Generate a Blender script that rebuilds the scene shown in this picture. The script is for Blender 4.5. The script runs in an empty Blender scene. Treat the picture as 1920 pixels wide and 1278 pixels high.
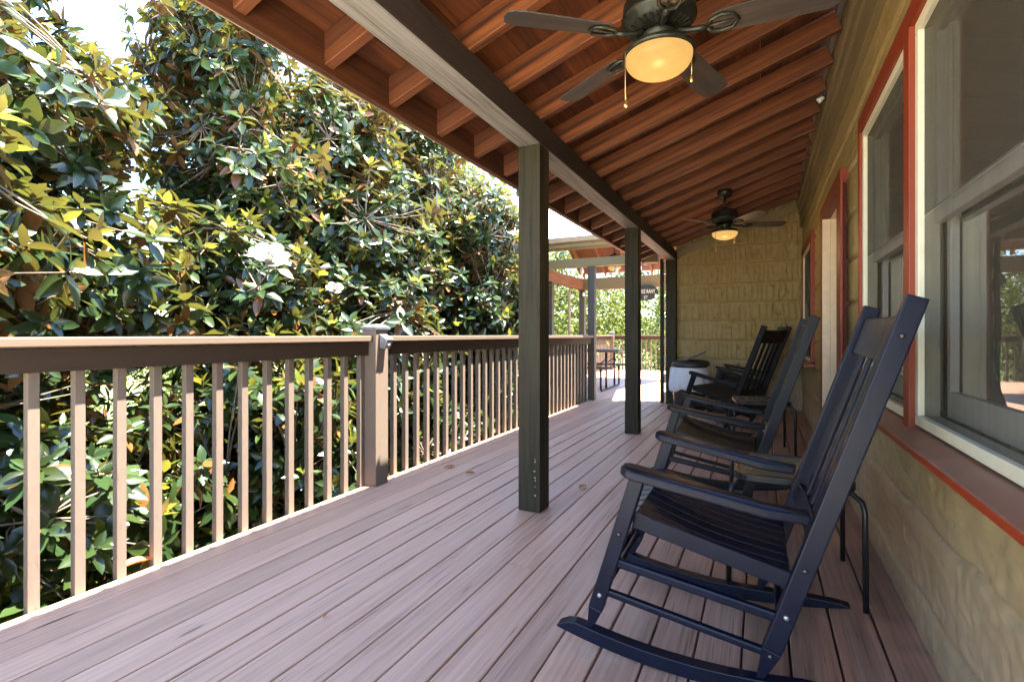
import bpy, math, random
import numpy as np
from mathutils import Vector, Matrix
R = math.radians
random.seed(7)
rng = np.random.default_rng(11)
SC = bpy.context.scene
COL = SC.collection

# ------------------------------------------------------------------ materials
def new_mat(name):
    m = bpy.data.materials.new(name); m.use_nodes = True
    nt = m.node_tree
    b = nt.nodes['Principled BSDF']
    return m, nt, b

class NB:
    """tiny node helper"""
    def __init__(s, nt): s.nt = nt; s.n = nt.nodes; s.l = nt.links
    def node(s, t, **kw):
        n = s.n.new(t)
        for k, v in kw.items():
            if k == 'inp':
                for a, b in v.items(): n.inputs[a].default_value = b
            else: setattr(n, k, v)
        return n
    def link(s, a, b): s.l.new(a, b)
    def coords(s, scale, island=True, kind='Object'):
        tc = s.node('ShaderNodeTexCoord'); mp = s.node('ShaderNodeMapping')
        mp.inputs['Scale'].default_value = scale
        s.link(tc.outputs[kind], mp.inputs['Vector'])
        if island:
            g = s.node('ShaderNodeNewGeometry')
            mul = s.node('ShaderNodeVectorMath', operation='SCALE')
            mul.inputs[0].default_value = (37.0, 53.0, 71.0)
            s.link(g.outputs['Random Per Island'], mul.inputs['Scale'])
            ad = s.node('ShaderNodeVectorMath', operation='ADD')
            s.link(mp.outputs[0], ad.inputs[0]); s.link(mul.outputs[0], ad.inputs[1])
            return ad.outputs[0]
        return mp.outputs[0]
    def noise(s, vec, scale=1., detail=4., rough=.6):
        n = s.node('ShaderNodeTexNoise', inp={'Scale': scale, 'Detail': detail, 'Roughness': rough})
        s.link(vec, n.inputs['Vector']); return n.outputs['Fac']
    def ramp(s, fac, stops):
        r = s.node('ShaderNodeValToRGB'); cr = r.color_ramp
        while len(cr.elements) < len(stops): cr.elements.new(.5)
        for e, (p, c) in zip(cr.elements, stops):
            e.position = p; e.color = (*c, 1) if len(c) == 3 else c
        s.link(fac, r.inputs[0]); return r.outputs[0]
    def mix(s, fac, a, b, mode='MIX'):
        m = s.node('ShaderNodeMix', data_type='RGBA', blend_type=mode)
        if isinstance(fac, (int, float)): m.inputs[0].default_value = fac
        else: s.link(fac, m.inputs[0])
        for i, v in ((6, a), (7, b)):
            if isinstance(v, tuple): m.inputs[i].default_value = (*v, 1)
            else: s.link(v, m.inputs[i])
        return m.outputs[2]
    def math(s, op, a, b=0.):
        m = s.node('ShaderNodeMath', operation=op)
        for i, v in ((0, a), (1, b)):
            if isinstance(v, (int, float)): m.inputs[i].default_value = v
            else: s.link(v, m.inputs[i])
        return m.outputs[0]
    def bump(s, h, strength=.3, dist=.01):
        b = s.node('ShaderNodeBump', inp={'Strength': strength, 'Distance': dist})
        s.link(h, b.inputs['Height']); return b.outputs[0]

def axis_scale(axis, along, across):
    v = [across] * 3; v[axis] = along; return tuple(v)

def wood(name, base, dark, axis, across=45., along=1.4, rough=.6, bump=.25, vary=.25, knots=0., grain=.6, spec=.4, light=None):
    m, nt, b = new_mat(name); k = NB(nt)
    v = k.coords(axis_scale(axis, along, across))
    f = k.noise(v, 1., 6., .65)
    c = k.ramp(f, [(.30, dark), (.30 + .35 * grain, base), (.8, light or tuple(min(1, x * 1.18) for x in base))])
    # broad blotches
    v2 = k.coords(axis_scale(axis, .7, 3.2))
    f2 = k.noise(v2, 1., 3., .5)
    c = k.mix(k.math('MULTIPLY', k.math('SUBTRACT', f2, .42), 2.6 if grain >= .9 else 1.5), c, dark, 'MIX') if grain > .3 else c
    g = k.node('ShaderNodeNewGeometry')
    hv = k.node('ShaderNodeHueSaturation')
    k.link(c, hv.inputs['Color'])
    mr = k.node('ShaderNodeMapRange', inp={'To Min': 1 - vary, 'To Max': 1 + vary})
    k.link(g.outputs['Random Per Island'], mr.inputs['Value']); k.link(mr.outputs[0], hv.inputs['Value'])
    c = hv.outputs[0]
    if knots:
        vk = k.coords(axis_scale(axis, 1.1, 4.5))
        vo = k.node('ShaderNodeTexVoronoi', inp={'Scale': 1., 'Randomness': 1.}); k.link(vk, vo.inputs['Vector'])
        wob = k.math('ADD', vo.outputs['Distance'], k.math('MULTIPLY', f, .05))
        kf = k.ramp(wob, [(.05, (1, 1, 1)), (.07 + .05 * knots, (0, 0, 0))])
        c = k.mix(k.math('MULTIPLY', kf, .85), c, tuple(x * .25 for x in dark))
    k.link(c, b.inputs['Base Color'])
    rr = k.node('ShaderNodeMapRange', inp={'To Min': rough - .12, 'To Max': rough + .15}); k.link(f2, rr.inputs['Value'])
    k.link(rr.outputs[0], b.inputs['Roughness'])
    b.inputs['Specular IOR Level'].default_value = spec
    k.link(k.bump(f, bump, .004), b.inputs['Normal'])
    return m

def plain(name, col, rough=.5, metal=0., spec=.5, var=.12, nscale=18., bump=0., dirt=None):
    m, nt, b = new_mat(name); k = NB(nt)
    v = k.coords((1, 1, 1), island=False)
    f = k.noise(v, nscale, 5., .6)
    lo = tuple(x * (1 - var) for x in (dirt or col)); hi = tuple(min(1, x * (1 + var)) for x in col)
    c = k.ramp(f, [(.35, lo), (.65, hi)])
    k.link(c, b.inputs['Base Color'])
    b.inputs['Metallic'].default_value = metal; b.inputs['Specular IOR Level'].default_value = spec
    rr = k.node('ShaderNodeMapRange', inp={'To Min': max(.03, rough - .08), 'To Max': rough + .1}); k.link(f, rr.inputs['Value'])
    k.link(rr.outputs[0], b.inputs['Roughness'])
    if bump: k.link(k.bump(k.noise(v, nscale * 6, 4., .6), bump, .003), b.inputs['Normal'])
    return m

M = {}
M['post'] = wood('weathered_post_wood', (.040, .034, .021), (.014, .012, .008), 2, 38, 1.6, .62, .35, .10, knots=.35, spec=.15)
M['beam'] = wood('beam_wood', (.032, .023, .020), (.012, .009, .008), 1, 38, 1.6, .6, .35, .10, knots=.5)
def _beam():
    # dark brown sides, paler grey grained wood with knots underneath
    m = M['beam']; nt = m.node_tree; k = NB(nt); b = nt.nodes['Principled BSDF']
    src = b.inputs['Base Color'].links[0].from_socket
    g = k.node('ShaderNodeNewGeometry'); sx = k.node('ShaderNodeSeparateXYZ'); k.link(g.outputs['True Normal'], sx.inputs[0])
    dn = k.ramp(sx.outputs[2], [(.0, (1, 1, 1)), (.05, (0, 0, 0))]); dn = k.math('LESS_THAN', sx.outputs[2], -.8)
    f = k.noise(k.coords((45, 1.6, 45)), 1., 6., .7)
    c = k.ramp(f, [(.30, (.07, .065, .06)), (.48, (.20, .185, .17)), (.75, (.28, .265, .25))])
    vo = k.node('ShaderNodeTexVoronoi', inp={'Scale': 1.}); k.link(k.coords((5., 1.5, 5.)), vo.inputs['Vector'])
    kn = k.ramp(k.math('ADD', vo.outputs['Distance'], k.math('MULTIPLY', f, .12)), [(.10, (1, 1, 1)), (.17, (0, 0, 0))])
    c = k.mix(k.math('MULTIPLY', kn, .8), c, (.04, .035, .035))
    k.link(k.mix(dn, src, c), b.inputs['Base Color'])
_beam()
M['rail'] = wood('tan_painted_rail', (.118, .085, .062), (.075, .053, .038), 1, 60, 1.5, .55, .2, .06, grain=.2)
M['greypost'] = wood('sunlit_grey_wood', (.105, .090, .072), (.060, .050, .040), 2, 38, 1.6, .62, .3, .08, grain=.4, spec=.2)  # paler copy of the post wood, sunlight put into its colour
M['siderail'] = wood('cap_shaded_rail', (.042, .028, .020), (.022, .014, .010), 1, 60, 1.5, .6, .2, .06, grain=.3, spec=.12)  # rail colour darkened to carry the shade under the cap
M['baluster'] = wood('tan_painted_baluster', (.130, .098, .076), (.090, .066, .050), 2, 60, 14., .6, .2, .07, grain=.2)
M['rafter'] = wood('stained_cedar_rafter', (.300, .092, .024), (.042, .013, .006), 0, 34, 1.1, .6, .4, .50, knots=.5, grain=1., light=(.46, .17, .050))
M['rafter_y'] = wood('stained_cedar_board', (.150, .046, .015), (.045, .014, .006), 1, 34, 1.3, .6, .3, .35, knots=.35, grain=.9)
M['rafter_far'] = wood('stained_cedar_rafter_far', (.220, .085, .045), (.075, .027, .013), 1, 34, 1.3, .6, .3, .2, grain=.6)
M['olive_board'] = wood('olive_painted_board', (.200, .155, .075), (.145, .110, .055), 0, 40, 1.4, .6, .2, .05, grain=.2)
M['olive_board_y'] = wood('olive_painted_trim', (.185, .138, .064), (.115, .083, .040), 1, 40, 1.4, .6, .25, .06, grain=.3)
M['red'] = wood('red_trim_paint', (.185, .026, .007), (.145, .020, .006), 2, 30, 2., .5, .12, .06, grain=.2)
M['sill'] = wood('red_sill_paint', (.230, .030, .007), (.170, .022, .006), 1, 24, 2., .42, .15, .06, grain=.4)
def _sill():
    m = M['sill']; nt = m.node_tree; k = NB(nt); b = nt.nodes['Principled BSDF']
    src = b.inputs['Base Color'].links[0].from_socket
    g = k.node('ShaderNodeNewGeometry'); sx = k.node('ShaderNodeSeparateXYZ'); k.link(g.outputs['Normal'], sx.inputs[0])
    up = k.ramp(sx.outputs[2], [(.6, (0, 0, 0)), (.85, (1, 1, 1))])     # sun-bleached top
    f = k.noise(k.coords((9, 3, 9), island=False), 1., 5., .65)
    k.link(k.mix(k.math('MULTIPLY', up, k.math('ADD', f, .35)), src, (.27, .150, .105)), b.inputs['Base Color'])
_sill()
M['cream'] = plain('cream_vinyl', (.60, .57, .43), .4, var=.05)
M['white'] = plain('white_vinyl', (.72, .71, .64), .4, var=.05)
M['jamb'] = plain('cream_jamb', (.74, .59, .40), .5, var=.06)
def chipped(name, col, amount, rough=.36):
    m, nt, b = new_mat(name); k = NB(nt)
    v = k.coords((1, 1, 1), island=False)
    f = k.noise(v, 16., 5., .6)
    c = k.ramp(f, [(.3, tuple(x * .75 for x in col)), (.7, tuple(x * 1.3 for x in col))])
    scuff = k.ramp(k.noise(k.coords((20, 20, 60), island=False), 1., 5., .7), [(.56, (0, 0, 0)), (.75, (1, 1, 1))])
    c = k.mix(k.math('MULTIPLY', scuff, .45), c, tuple(x * 1.8 + .004 for x in col))
    chip = k.ramp(k.noise(v, 38., 6., .72), [(amount, (0, 0, 0)), (amount + .015, (1, 1, 1))])
    c = k.mix(chip, c, (.42, .42, .40))
    k.link(c, b.inputs['Base Color'])
    rr = k.node('ShaderNodeMapRange', inp={'To Min': rough - .08, 'To Max': rough + .14}); k.link(f, rr.inputs['Value']); k.link(rr.outputs[0], b.inputs['Roughness'])
    b.inputs['Specular IOR Level'].default_value = .20
    h = k.math('SUBTRACT', k.noise(k.coords((60, 60, 8), island=False), 1., 4., .6), k.math('MULTIPLY', chip, .5))
    k.link(k.bump(h, .12, .003), b.inputs['Normal'])
    return m
M['navy'] = chipped('navy_black_chair_paint', (.0034, .0046, .0140), .735)
M['navyworn'] = chipped('flaking_navy_paint', (.0042, .0056, .0140), .63)
M['black'] = chipped('black_chair_paint', (.0050, .0056, .0080), .745, .40)
M['bolt'] = plain('dark_bolt', (.05, .05, .055), .35, .7)
M['worn_bolt'] = plain('worn_bolt', (.35, .35, .36), .4, .7)
M['bronze'] = plain('aged_bronze', (.030, .030, .022), .42, .55, var=.5, nscale=40, bump=.1)
M['blade'] = wood('fan_blade_wood', (.048, .039, .035), (.027, .022, .020), 0, 30, 1.5, .55, .15, .06, grain=.5)
M['brass'] = plain('brass_chain', (.55, .40, .18), .3, 1.)
M['steel'] = plain('grey_metal', (.30, .32, .36), .35, .8)
M['blackmetal'] = plain('black_steel_tube', (.012, .012, .013), .35, .2)
M['metalroof'] = plain('white_metal_roof', (.80, .81, .82), .35, .0, var=.04, nscale=4)
M['gutter'] = plain('tan_gutter', (.30, .22, .14), .45, var=.05)
M['plastic'] = plain('black_plastic_can', (.020, .020, .022), .45, var=.2)
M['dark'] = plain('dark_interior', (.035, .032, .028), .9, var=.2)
M['curtain'] = plain('grey_curtain', (.115, .105, .090), .9, var=.06, nscale=3)
M['dryleaf'] = plain('dry_leaf', (.46, .15, .03), .6, var=.3, nscale=30)
M['bark'] = wood('magnolia_bark', (.190, .145, .105), (.085, .065, .048), 2, 14, 5., .85, .6, .2, grain=.6)
M['sign'] = plain('dark_green_sign', (.030, .038, .032), .5)
M['letters'] = plain('cream_letters', (.75, .72, .58), .6, var=.05)
M['petal'] = plain('white_petal', (.34, .335, .30), .5, var=.03)
M['cone'] = plain('magnolia_cone', (.34, .20, .10), .7, var=.3, nscale=60)
M['bouncefloor'] = plain('pale_bounce_floor', (.66, .59, .46), .8, var=.08, nscale=3)
M['scar'] = plain('bare_wood_scar', (.26, .24, .20), .7)
M['spatter'] = plain('white_spatter', (.60, .58, .55), .7)

def deck_mat():
    m, nt, b = new_mat('mauve_deck_stain'); k = NB(nt)
    v = k.coords((62, 1.3, 20)); f = k.noise(v, 1., 7., .68)
    vb = k.coords((5.5, .55, 1)); blot = k.noise(vb, 1., 4., .6)
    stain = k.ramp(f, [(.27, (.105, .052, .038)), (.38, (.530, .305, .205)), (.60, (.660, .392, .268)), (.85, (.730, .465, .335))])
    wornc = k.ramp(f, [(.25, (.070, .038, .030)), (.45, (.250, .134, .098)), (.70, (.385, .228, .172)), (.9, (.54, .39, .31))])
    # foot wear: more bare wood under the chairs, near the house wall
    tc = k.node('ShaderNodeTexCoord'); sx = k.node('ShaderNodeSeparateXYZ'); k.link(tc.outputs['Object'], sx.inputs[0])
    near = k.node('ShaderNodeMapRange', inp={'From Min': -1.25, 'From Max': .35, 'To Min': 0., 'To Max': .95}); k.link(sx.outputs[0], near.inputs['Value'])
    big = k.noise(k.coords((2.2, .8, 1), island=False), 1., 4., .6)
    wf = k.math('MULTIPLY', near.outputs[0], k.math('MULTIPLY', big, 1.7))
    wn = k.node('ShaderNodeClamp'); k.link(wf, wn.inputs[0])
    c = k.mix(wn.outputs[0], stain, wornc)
    # weathered cracks
    cr = k.noise(k.coords((120, 2.2, 1)), 1., 3., .5)
    crm = k.ramp(cr, [(.62, (0, 0, 0)), (.70, (1, 1, 1))])
    msk = k.ramp(blot, [(.46, (0, 0, 0)), (.60, (1, 1, 1))])
    c = k.mix(k.math('MULTIPLY', k.math('MULTIPLY', crm, msk), .9), c, (.045, .022, .020))
    vo = k.node('ShaderNodeTexVoronoi', inp={'Scale': 1.}); k.link(k.coords((6.0, 1.0, 1)), vo.inputs['Vector'])
    kn = k.ramp(vo.outputs['Distance'], [(.035, (1, 1, 1)), (.06, (0, 0, 0))])
    c = k.mix(k.math('MULTIPLY', kn, .6), c, (.07, .035, .03))
    g = k.node('ShaderNodeNewGeometry'); hv = k.node('ShaderNodeHueSaturation'); k.link(c, hv.inputs['Color'])
    mr = k.node('ShaderNodeMapRange', inp={'To Min': .86, 'To Max': 1.12}); k.link(g.outputs['Random Per Island'], mr.inputs['Value'])
    k.link(mr.outputs[0], hv.inputs['Value'])
    k.link(hv.outputs[0], b.inputs['Base Color'])
    rr = k.node('ShaderNodeMapRange', inp={'From Min': .3, 'From Max': .7, 'To Min': .34, 'To Max': .58}); k.link(blot, rr.inputs['Value'])
    k.link(rr.outputs[0], b.inputs['Roughness']); b.inputs['Specular IOR Level'].default_value = .55
    h = k.math('ADD', f, k.math('MULTIPLY', crm, -.6))
    k.link(k.bump(h, .45, .005), b.inputs['Normal'])
    return m
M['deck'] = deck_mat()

def hewn_mat():
    m, nt, b = new_mat('olive_hewn_wall_paint'); k = NB(nt)
    v = k.coords((1, 1, 1), island=False)
    f = k.noise(v, 9., 6., .6); fine = k.noise(k.coords((10, 10, 70), island=False), 1., 5., .6)
    big = k.noise(v, 1.3, 3., .5)
    c = k.ramp(f, [(.3, (.250, .178, .062)), (.6, (.320, .232, .086)), (.8, (.375, .280, .112))])
    c = k.mix(k.math('MULTIPLY', big, .35), c, (.30, .22, .12))
    # splash dirt close to the floor
    tc = k.node('ShaderNodeTexCoord'); sx = k.node('ShaderNodeSeparateXYZ'); k.link(tc.outputs['Object'], sx.inputs[0])
    low = k.node('ShaderNodeMapRange', inp={'From Min': .75, 'From Max': .25, 'To Min': 0., 'To Max': .7}); k.link(sx.outputs[2], low.inputs['Value'])
    c = k.mix(low.outputs[0], c, (.400, .295, .205))
    spk = k.ramp(k.noise(k.coords((30, 30, 16), island=False), 1., 2., .5), [(.66, (0, 0, 0)), (.72, (1, 1, 1))])
    c = k.mix(k.math('MULTIPLY', spk, .35), c, (.12, .085, .045))
    k.link(c, b.inputs['Base Color']); b.inputs['Roughness'].default_value = .5
    b.inputs['Specular IOR Level'].default_value = .35
    k.link(k.bump(k.math('ADD', fine, f), .30, .006), b.inputs['Normal'])
    return m
M['hewn'] = hewn_mat()

def leaf_mat(name, under, trans, gloss=.28, spec=.6):
    m, nt, b = new_mat(name); k = NB(nt)
    at = k.node('ShaderNodeAttribute', attribute_name='leafcol')
    g = k.node('ShaderNodeNewGeometry')
    # alpha carries how young the leaf is: young leaves have a yellow underside, old ones a rusty felt
    und = k.mix(at.outputs['Alpha'], under, (.20, .135, .020))
    c = k.mix(g.outputs['Backfacing'], at.outputs['Color'], und)
    k.link(c, b.inputs['Base Color'])
    ro = k.node('ShaderNodeMapRange', inp={'To Min': gloss, 'To Max': .75}); k.link(g.outputs['Backfacing'], ro.inputs['Value'])
    k.link(ro.outputs[0], b.inputs['Roughness']); b.inputs['Specular IOR Level'].default_value = spec
    tr = k.node('ShaderNodeBsdfTranslucent')
    tcol = k.mix(at.outputs['Alpha'], trans, (.24, .22, .03))
    k.link(tcol, tr.inputs['Color'])
    mx = k.node('ShaderNodeMixShader')
    k.link(k.math('ADD', k.math('MULTIPLY', at.outputs['Alpha'], .25), .25), mx.inputs[0])
    k.link(b.outputs[0], mx.inputs[1]); k.link(tr.outputs[0], mx.inputs[2])
    k.link(mx.outputs[0], nt.nodes['Material Output'].inputs['Surface'])
    return m
M['magleaf'] = leaf_mat('magnolia_leaf', (.165, .062, .017), (.095, .105, .018), .28, .65)
M['broadleaf'] = leaf_mat('broad_leaf', (.07, .10, .02), (.20, .24, .035), .45, .3)

def glass_mat(name, tint, rough=.01):
    m, nt, b = new_mat(name); k = NB(nt)
    tr = k.node('ShaderNodeBsdfTransparent', inp={'Color': (*tint, 1)})
    gl = k.node('ShaderNodeBsdfGlossy', inp={'Roughness': rough, 'Color': (1, 1, 1, 1)})
    fr = k.node('ShaderNodeFresnel', inp={'IOR': 1.55})
    v = k.coords((1, 1, 1), island=False)
    k.link(k.bump(k.noise(v, 2.5, 2., .5), .03, .02), gl.inputs['Normal'])
    mx = k.node('ShaderNodeMixShader')
    k.link(k.math('MINIMUM', k.math('MULTIPLY', fr.outputs[0], 4.), 1.), mx.inputs[0])
    k.link(tr.outputs[0], mx.inputs[1]); k.link(gl.outputs[0], mx.inputs[2])
    k.link(mx.outputs[0], nt.nodes['Material Output'].inputs['Surface'])
    return m
M['glass'] = glass_mat('window_glass', (.78, .80, .78))

def screen_mat(lo=.44, hi=.56):
    m, nt, b = new_mat('insect_screen'); k = NB(nt)
    b.inputs['Base Color'].default_value = (.070, .063, .047, 1); b.inputs['Roughness'].default_value = .8
    b.inputs['Specular IOR Level'].default_value = .2
    tr = k.node('ShaderNodeBsdfTransparent')
    f = k.noise(k.coords((1, 30, 1), island=False), 1., 3., .5)
    mx = k.node('ShaderNodeMixShader')
    mr = k.node('ShaderNodeMapRange', inp={'To Min': lo, 'To Max': hi}); k.link(f, mr.inputs['Value'])
    k.link(mr.outputs[0], mx.inputs[0])
    k.link(tr.outputs[0], mx.inputs[1]); k.link(b.outputs[0], mx.inputs[2])
    k.link(mx.outputs[0], nt.nodes['Material Output'].inputs['Surface'])
    return m
M['screen'] = screen_mat()
M['screen2'] = screen_mat(.32, .42)

def bowl_mat():
    m, nt, b = new_mat('lit_amber_bowl'); k = NB(nt)
    b.inputs['Base Color'].default_value = (.05, .035, .015, 1); b.inputs['Roughness'].default_value = .3
    b.inputs['Emission Color'].default_value = (1., .56, .15, 1); b.inputs['Specular IOR Level'].default_value = .1
    lw = k.node('ShaderNodeTexCoord'); sx = k.node('ShaderNodeSeparateXYZ'); k.link(lw.outputs['Object'], sx.inputs[0])
    f = k.noise(lw.outputs['Object'], 22., 3., .6)
    mr = k.node('ShaderNodeMapRange', inp={'To Min': .8, 'To Max': 1.15}); k.link(f, mr.inputs['Value'])
    k.link(k.math('MULTIPLY', mr.outputs[0], BOWL_E), b.inputs['Emission Strength'])
    return m
BOWL_E = .046
M['bowl'] = bowl_mat()

def bulb_mat():
    m, nt, b = new_mat('clear_bulb')
    b.inputs['Base Color'].default_value = (.85, .82, .75, 1); b.inputs['Roughness'].default_value = .1
    return m
M['bulb'] = bulb_mat()

def liner_mat():
    m, nt, b = new_mat('translucent_bin_liner'); k = NB(nt)
    b.inputs['Base Color'].default_value = (.78, .84, .93, 1); b.inputs['Roughness'].default_value = .22
    v = k.coords((14, 14, 4), island=False)
    k.link(k.bump(k.noise(v, 1., 5., .7), .8, .03), b.inputs['Normal'])
    tr = k.node('ShaderNodeBsdfTransparent', inp={'Color': (.8, .85, .95, 1)})
    mx = k.node('ShaderNodeMixShader'); mx.inputs[0].default_value = .80
    k.link(tr.outputs[0], mx.inputs[1]); k.link(b.outputs[0], mx.inputs[2])
    k.link(mx.outputs[0], nt.nodes['Material Output'].inputs['Surface'])
    return m
M['liner'] = liner_mat()

def ground_mat():
    m, nt, b = new_mat('lawn_ground'); k = NB(nt)
    v = k.coords((1, 1, 1), island=False)
    f = k.noise(v, .6, 6., .65); g = k.noise(v, 9., 5., .7)
    c = k.ramp(g, [(.3, (.040, .070, .012)), (.55, (.110, .160, .030)), (.75, (.190, .220, .055))])
    c = k.mix(k.ramp(f, [(.5, (0, 0, 0)), (.62, (1, 1, 1))]), c, (.14, .10, .055))
    k.link(c, b.inputs['Base Color']); b.inputs['Roughness'].default_value = .9
    k.link(k.bump(g, .6, .05), b.inputs['Normal'])
    return m
M['ground'] = ground_mat()

# ------------------------------------------------------------------ mesh builder
class MB:
    def __init__(s): s.v = []; s.f = []; s.sm = []
    def add(s, vs, fs, smooth=False):
        o = len(s.v); s.v += [tuple(p) for p in vs]
        for f in fs: s.f.append(tuple(i + o for i in f)); s.sm.append(smooth)
        return s
    def box(s, x0, x1, y0, y1, z0, z1):
        vs = [(x, y, z) for x in (x0, x1) for y in (y0, y1) for z in (z0, z1)]
        return s.add(vs, [(0, 1, 3, 2), (4, 6, 7, 5), (0, 4, 5, 1), (2, 3, 7, 6), (0, 2, 6, 4), (1, 5, 7, 3)])
    def hexa(s, a, b):
        """two quads (4 pts each, same winding) joined"""
        vs = list(a) + list(b)
        return s.add(vs, [(3, 2, 1, 0), (4, 5, 6, 7), (0, 1, 5, 4), (1, 2, 6, 5), (2, 3, 7, 6), (3, 0, 4, 7)])
    def bar(s, p, q, w, h, up=(0, 0, 1), w2=None, h2=None):
        """square bar p->q; w across, h along 'up'"""
        p = Vector(p); q = Vector(q); d = (q - p).normalized(); upv = Vector(up)
        sd = d.cross(upv).normalized(); u = sd.cross(d).normalized()
        w2 = w if w2 is None else w2; h2 = h if h2 is None else h2
        def quad(c, w, h): return [c + sd * (a * w / 2) + u * (b * h / 2) for a, b in ((-1, -1), (1, -1), (1, 1), (-1, 1))]
        return s.hexa(quad(p, w, h), quad(q, w2, h2))
    def tube(s, pts, r, n=8, caps=True, r2=None):
        pts = [Vector(p) for p in pts]; rings = []
        prev = None
        N = len(pts)
        for i, p in enumerate(pts):
            d = (pts[min(i + 1, N - 1)] - pts[max(i - 1, 0)]).normalized()
            if prev is None:
                a = d.orthogonal().normalized()
            else:
                a = (prev - d * prev.dot(d)).normalized()
            prev = a; b = d.cross(a)
            rr = r if not isinstance(r, (list, tuple)) else r[i]
            rings.append([p + (a * math.cos(2 * math.pi * k / n) + b * math.sin(2 * math.pi * k / n)) * rr for k in range(n)])
        vs = [v for rg in rings for v in rg]; fs = []
        for i in range(N - 1):
            for k in range(n):
                fs.append((i * n + k, i * n + (k + 1) % n, (i + 1) * n + (k + 1) % n, (i + 1) * n + k))
        if caps: fs += [tuple(reversed(range(n))), tuple((N - 1) * n + k for k in range(n))]
        return s.add(vs, fs, True)
    def lathe(s, prof, c=(0, 0, 0), n=32, smooth=True):
        vs = []; fs = []
        for r, z in prof:
            for k in range(n):
                a = 2 * math.pi * k / n; vs.append((c[0] + r * math.cos(a), c[1] + r * math.sin(a), c[2] + z))
        for i in range(len(prof) - 1):
            for k in range(n):
                fs.append((i * n + k, i * n + (k + 1) % n, (i + 1) * n + (k + 1) % n, (i + 1) * n + k))
        if prof[0][0] > 1e-4: fs.append(tuple(reversed(range(n))))
        if prof[-1][0] > 1e-4: fs.append(tuple((len(prof) - 1) * n + k for k in range(n)))
        return s.add(vs, fs, smooth)
    def prism(s, outline, axis, a, b, smooth=False):
        """extrude 2-D outline along axis from a to b"""
        def P(u, v, t):
            return {0: (t, u, v), 1: (u, t, v), 2: (u, v, t)}[axis]
        n = len(outline)
        vs = [P(u, v, a) for u, v in outline] + [P(u, v, b) for u, v in outline]
        fs = [tuple(reversed(range(n))), tuple(range(n, 2 * n))]
        for i in range(n): fs.append((i, (i + 1) % n, n + (i + 1) % n, n + i))
        return s.add(vs, fs, smooth)
    def build(s, name, m, parent=None, bevel=0., loc=None, auto=True):
        me = bpy.data.meshes.new(name); me.from_pydata(s.v, [], s.f); me.update()
        bm_fix(me)
        if len(me.polygons) == len(s.sm): me.polygons.foreach_set('use_smooth', s.sm)
        me.materials.append(m)
        o = bpy.data.objects.new(name, me); COL.objects.link(o)
        if parent: o.parent = parent
        if loc: o.location = loc
        if bevel:
            md = o.modifiers.new('bevel', 'BEVEL'); md.width = bevel; md.segments = 2; md.limit_method = 'ANGLE'; md.angle_limit = R(40)
            md.harden_normals = False
        return o

def bm_fix(me):
    import bmesh
    bm = bmesh.new(); bm.from_mesh(me)
    bmesh.ops.recalc_face_normals(bm, faces=bm.faces); bm.to_mesh(me); bm.free()

def tag(o, label=None, cat=None, group=None, kind=None):
    if label: o['label'] = label
    if cat: o['category'] = cat
    if group: o['group'] = group
    if kind: o['kind'] = kind
    return o
def empty(name, loc=(0, 0, 0), rz=0.):
    o = bpy.data.objects.new(name, None); COL.objects.link(o); o.location = loc; o.rotation_euler = (0, 0, rz)
    o.empty_display_size = .1
    return o
def copy_tree(o, parent=None):
    c = o.copy(); COL.objects.link(c); c.parent = parent
    for ch in list(o.children): copy_tree(ch, c)
    return c
def child_of(o, parent):
    o.parent = parent; return o

# numpy value noise --------------------------------------------------
def vnoise(u, v, seed, su=1., sv=1.):
    r = np.random.default_rng(seed); G = r.random((256, 256))
    a = u * su; b = v * sv
    i = np.floor(a).astype(int); j = np.floor(b).astype(int)
    fa = a - i; fb = b - j; fa = fa * fa * (3 - 2 * fa); fb = fb * fb * (3 - 2 * fb)
    g = lambda x, y: G[x % 256, y % 256]
    return (g(i, j) * (1 - fa) + g(i + 1, j) * fa) * (1 - fb) + (g(i, j + 1) * (1 - fa) + g(i + 1, j + 1) * fa) * fb

def np_mesh(name, verts, quads, m, parent=None, smooth=True, attr=None):
    me = bpy.data.meshes.new(name)
    nv = len(verts); nq, k = quads.shape
    me.vertices.add(nv); me.vertices.foreach_set('co', np.ascontiguousarray(verts, dtype=np.float32).ravel())
    me.loops.add(nq * k); me.loops.foreach_set('vertex_index', np.ascontiguousarray(quads, dtype=np.int32).ravel())
    me.polygons.add(nq)
    me.polygons.foreach_set('loop_start', np.arange(0, nq * k, k, dtype=np.int32))
    me.polygons.foreach_set('use_smooth', np.full(nq, smooth, dtype=bool))
    me.update(calc_edges=True)
    if attr is not None:
        at = me.color_attributes.new('leafcol', 'FLOAT_COLOR', 'POINT')
        at.data.foreach_set('color', np.ascontiguousarray(attr, dtype=np.float32).ravel())
    me.materials.append(m)
    o = bpy.data.objects.new(name, me); COL.objects.link(o)
    if parent: o.parent = parent
    return o

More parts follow.
